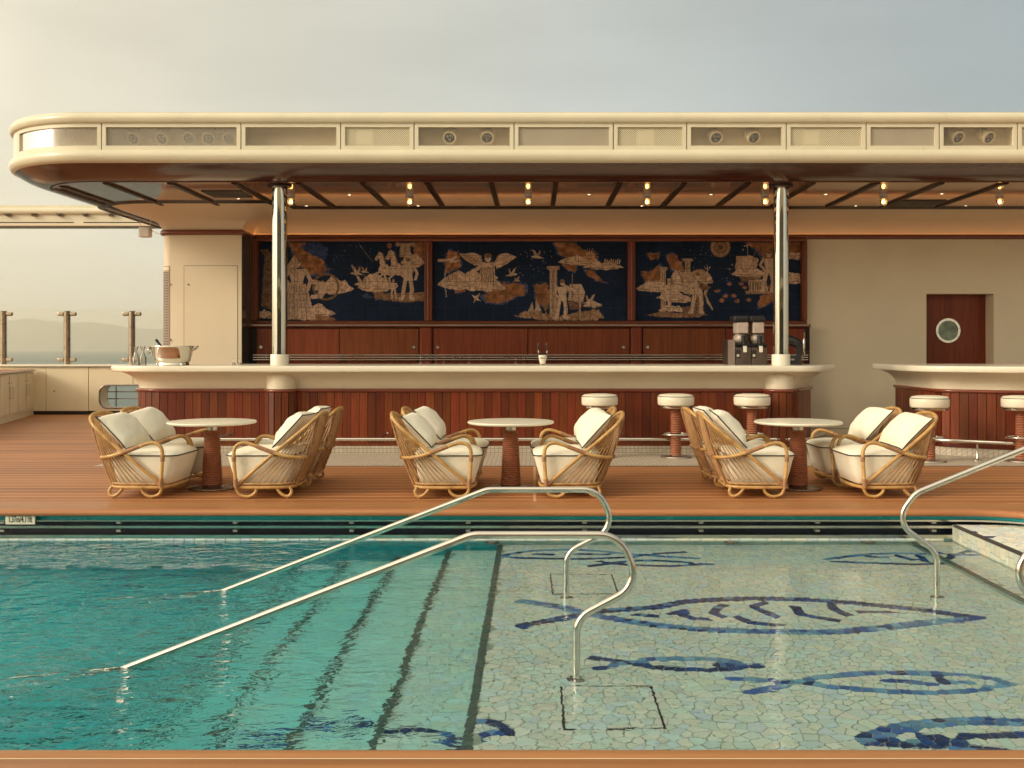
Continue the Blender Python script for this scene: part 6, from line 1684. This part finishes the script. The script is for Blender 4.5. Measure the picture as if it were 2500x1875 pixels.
# local x runs along the front face away from the camera, local -y faces the deck
obj('plinth', MB().box(-3.5, Ll, 0.03, 0.6, 0.0, 0.11), 'white_cabinet', lk)
obj('casing', MB().box(-3.5, Ll - 0.02, 0.02, 0.6, 0.11, 0.86), 'white_cabinet', lk)
bevel(obj('locker_top', MB().box(-3.5, Ll - 0.02, -0.02, 0.62, 0.872, 0.90), 'trim_wood', lk), 0.006)
obj('top_cushion', MB().box(-3.5, Ll - 0.03, 0.02, 0.6, 0.9, 0.905), 'teak_edge', lk)
for k, x in enumerate((-0.55, 0.12, 0.80, 1.47, 2.14)):
    d_ = bevel(obj('locker_door', MB().box(x, x + 0.60, 0.004, 0.02, 0.14, 0.83), 'white_cabinet', lk), 0.004)
    hx = x + 0.53 if k % 2 == 1 else x + 0.07
    obj('handle', MB().tube([(hx, 0.004, 0.42), (hx, -0.03, 0.42), (hx, -0.03, 0.62), (hx, 0.004, 0.62)], 0.007, 6), 'brushed', d_, 60)
    obj('lock', MB().lathe([(0.0, 0.008), (0.01, 0.006), (0.012, 0.0)], 10), 'dark_steel', d_, 40, loc=(hx, 0.003, 0.70), rot=(R(90), 0, 0))

# far gantry with downlights, on the other side of the ship
fg = thing('far_gantry', 'cream overhead beam with round lamps beyond the canopy at left', 'beam', (-11, 21.0, 3.86))
obj('box_beam', MB().box(-6, 4.2, 0, 0.5, 0.012, 0.29), 'cream', fg)
obj('front_roll', MB().tube([(-6, 0.0, 0.27), (4.2, 0.0, 0.27)], 0.075, 14), 'cream', fg, 60)
obj('top_sheet', MB().box(-6, 4.2, 0.05, 2.0, 0.33, 0.40), 'cream', fg)
obj('groove', MB().box(-6, 1.55, -0.004, 0.0, 0.03, 0.05), 'black_trim', fg)
obj('groove', MB().box(1.75, 4.2, -0.004, 0.0, 0.03, 0.05), 'black_trim', fg)
obj('bottom_lip', MB().box(-6, 4.2, -0.03, 0.5, -0.03, 0.01), 'cove_paint', fg)
for x in (-11.3, -10.77, -10.24, -9.71, -9.19, -8.67):
    obj('downlight', MB().lathe([(0.0, -0.06), (0.04, -0.055), (0.065, -0.03), (0.07, 0.0), (0.0, 0.0)], 16, (x + 11, -0.045, 0.215)), 'dark_steel', fg, 50)
# loudspeaker under the canopy edge
lsp = thing('hung_loudspeaker', 'small grey loudspeaker hung under the canopy left of the tower', 'loudspeaker', (-6.08, 16.0, 3.06))
bevel(obj('cabinet', MB().box(-0.085, 0.085, -0.07, 0.07, 0.0, 0.155), 'lamp_body', lsp), 0.012)
obj('bracket', MB().tube([(-0.08, 0, 0.13), (-0.08, 0, 0.30), (0.08, 0, 0.30), (0.08, 0, 0.13)], 0.006, 6), 'lamp_body', lsp)
obj('cable', MB().tube(smooth([(0.085, 0, 0.12), (0.2, -0.1, 0.06), (0.42, -0.3, 0.0), (0.62, -0.8, -0.02)], 4), 0.005, 5), 'lamp_body', lsp)

# deckhouse on the opposite side of the pool, behind the photographer: it shows in the chrome and the glass
dh = struct('deckhouse', MB().box(-15, 15, -11.0, -10.6, 0.0, 0.5).box(-15, 15, -11.0, -10.6, 2.7, 3.7).box(-15, 15, -11.0, -10.6, 6.2, 7.2).box(-15, 15, -10.6, -8.6, 3.3, 3.6), 'cream_wall')
for k, x in enumerate((-14.6, -11.9, -8.8, -5.9, -2.6, 0.4, 2.2, 5.4, 8.7, 11.6)):
    w_ = (1.7, 2.3, 2.0, 1.5, 2.2, 1.1, 2.6, 2.5, 2.0, 2.6)[k]
    obj('window_pane', MB().box(x, x + w_, -10.95, -10.9, 0.5, 2.7), 'lens_dark', dh)
    obj('window_pane', MB().box(x - 0.4, x + w_ - 0.2, -10.95, -10.9, 3.7, 6.2), 'lens_dark', dh)
    obj('window_pier', MB().box(x + w_ - 0.2, x + w_ + 0.35, -10.99, -10.62, 3.7, 6.2), 'cream_wall', dh)
    obj('window_pier', MB().box(x + w_, x + w_ + 0.5, -10.99, -10.62, 0.5, 2.7), 'cream_wall', dh)
obj('window_void', MB().box(-15, 15, -11.5, -11.4, 0.4, 6.4), 'black_trim', dh)

# ------------------------------------------------------------------ sea haze
hz_m, hz_n, hz_l, hz_b = nodes_of('sea_haze')
hz_n.remove(hz_b)
hz_v = N(hz_n, 'ShaderNodeVolumePrincipled', Density=1.7e-4)
hz_v.inputs['Color'].default_value = (1.0, 0.93, 0.80, 1)
hz_v.inputs['Anisotropy'].default_value = 0.3
hz_l.new(hz_v.outputs[0], hz_n['Material Output'].inputs['Volume'])
hz = obj('haze', MB().box(-15500, 15500, -6500, 15500, SEA_Z - 1.5, 330), 'sea_haze')
hz['kind'] = 'stuff'
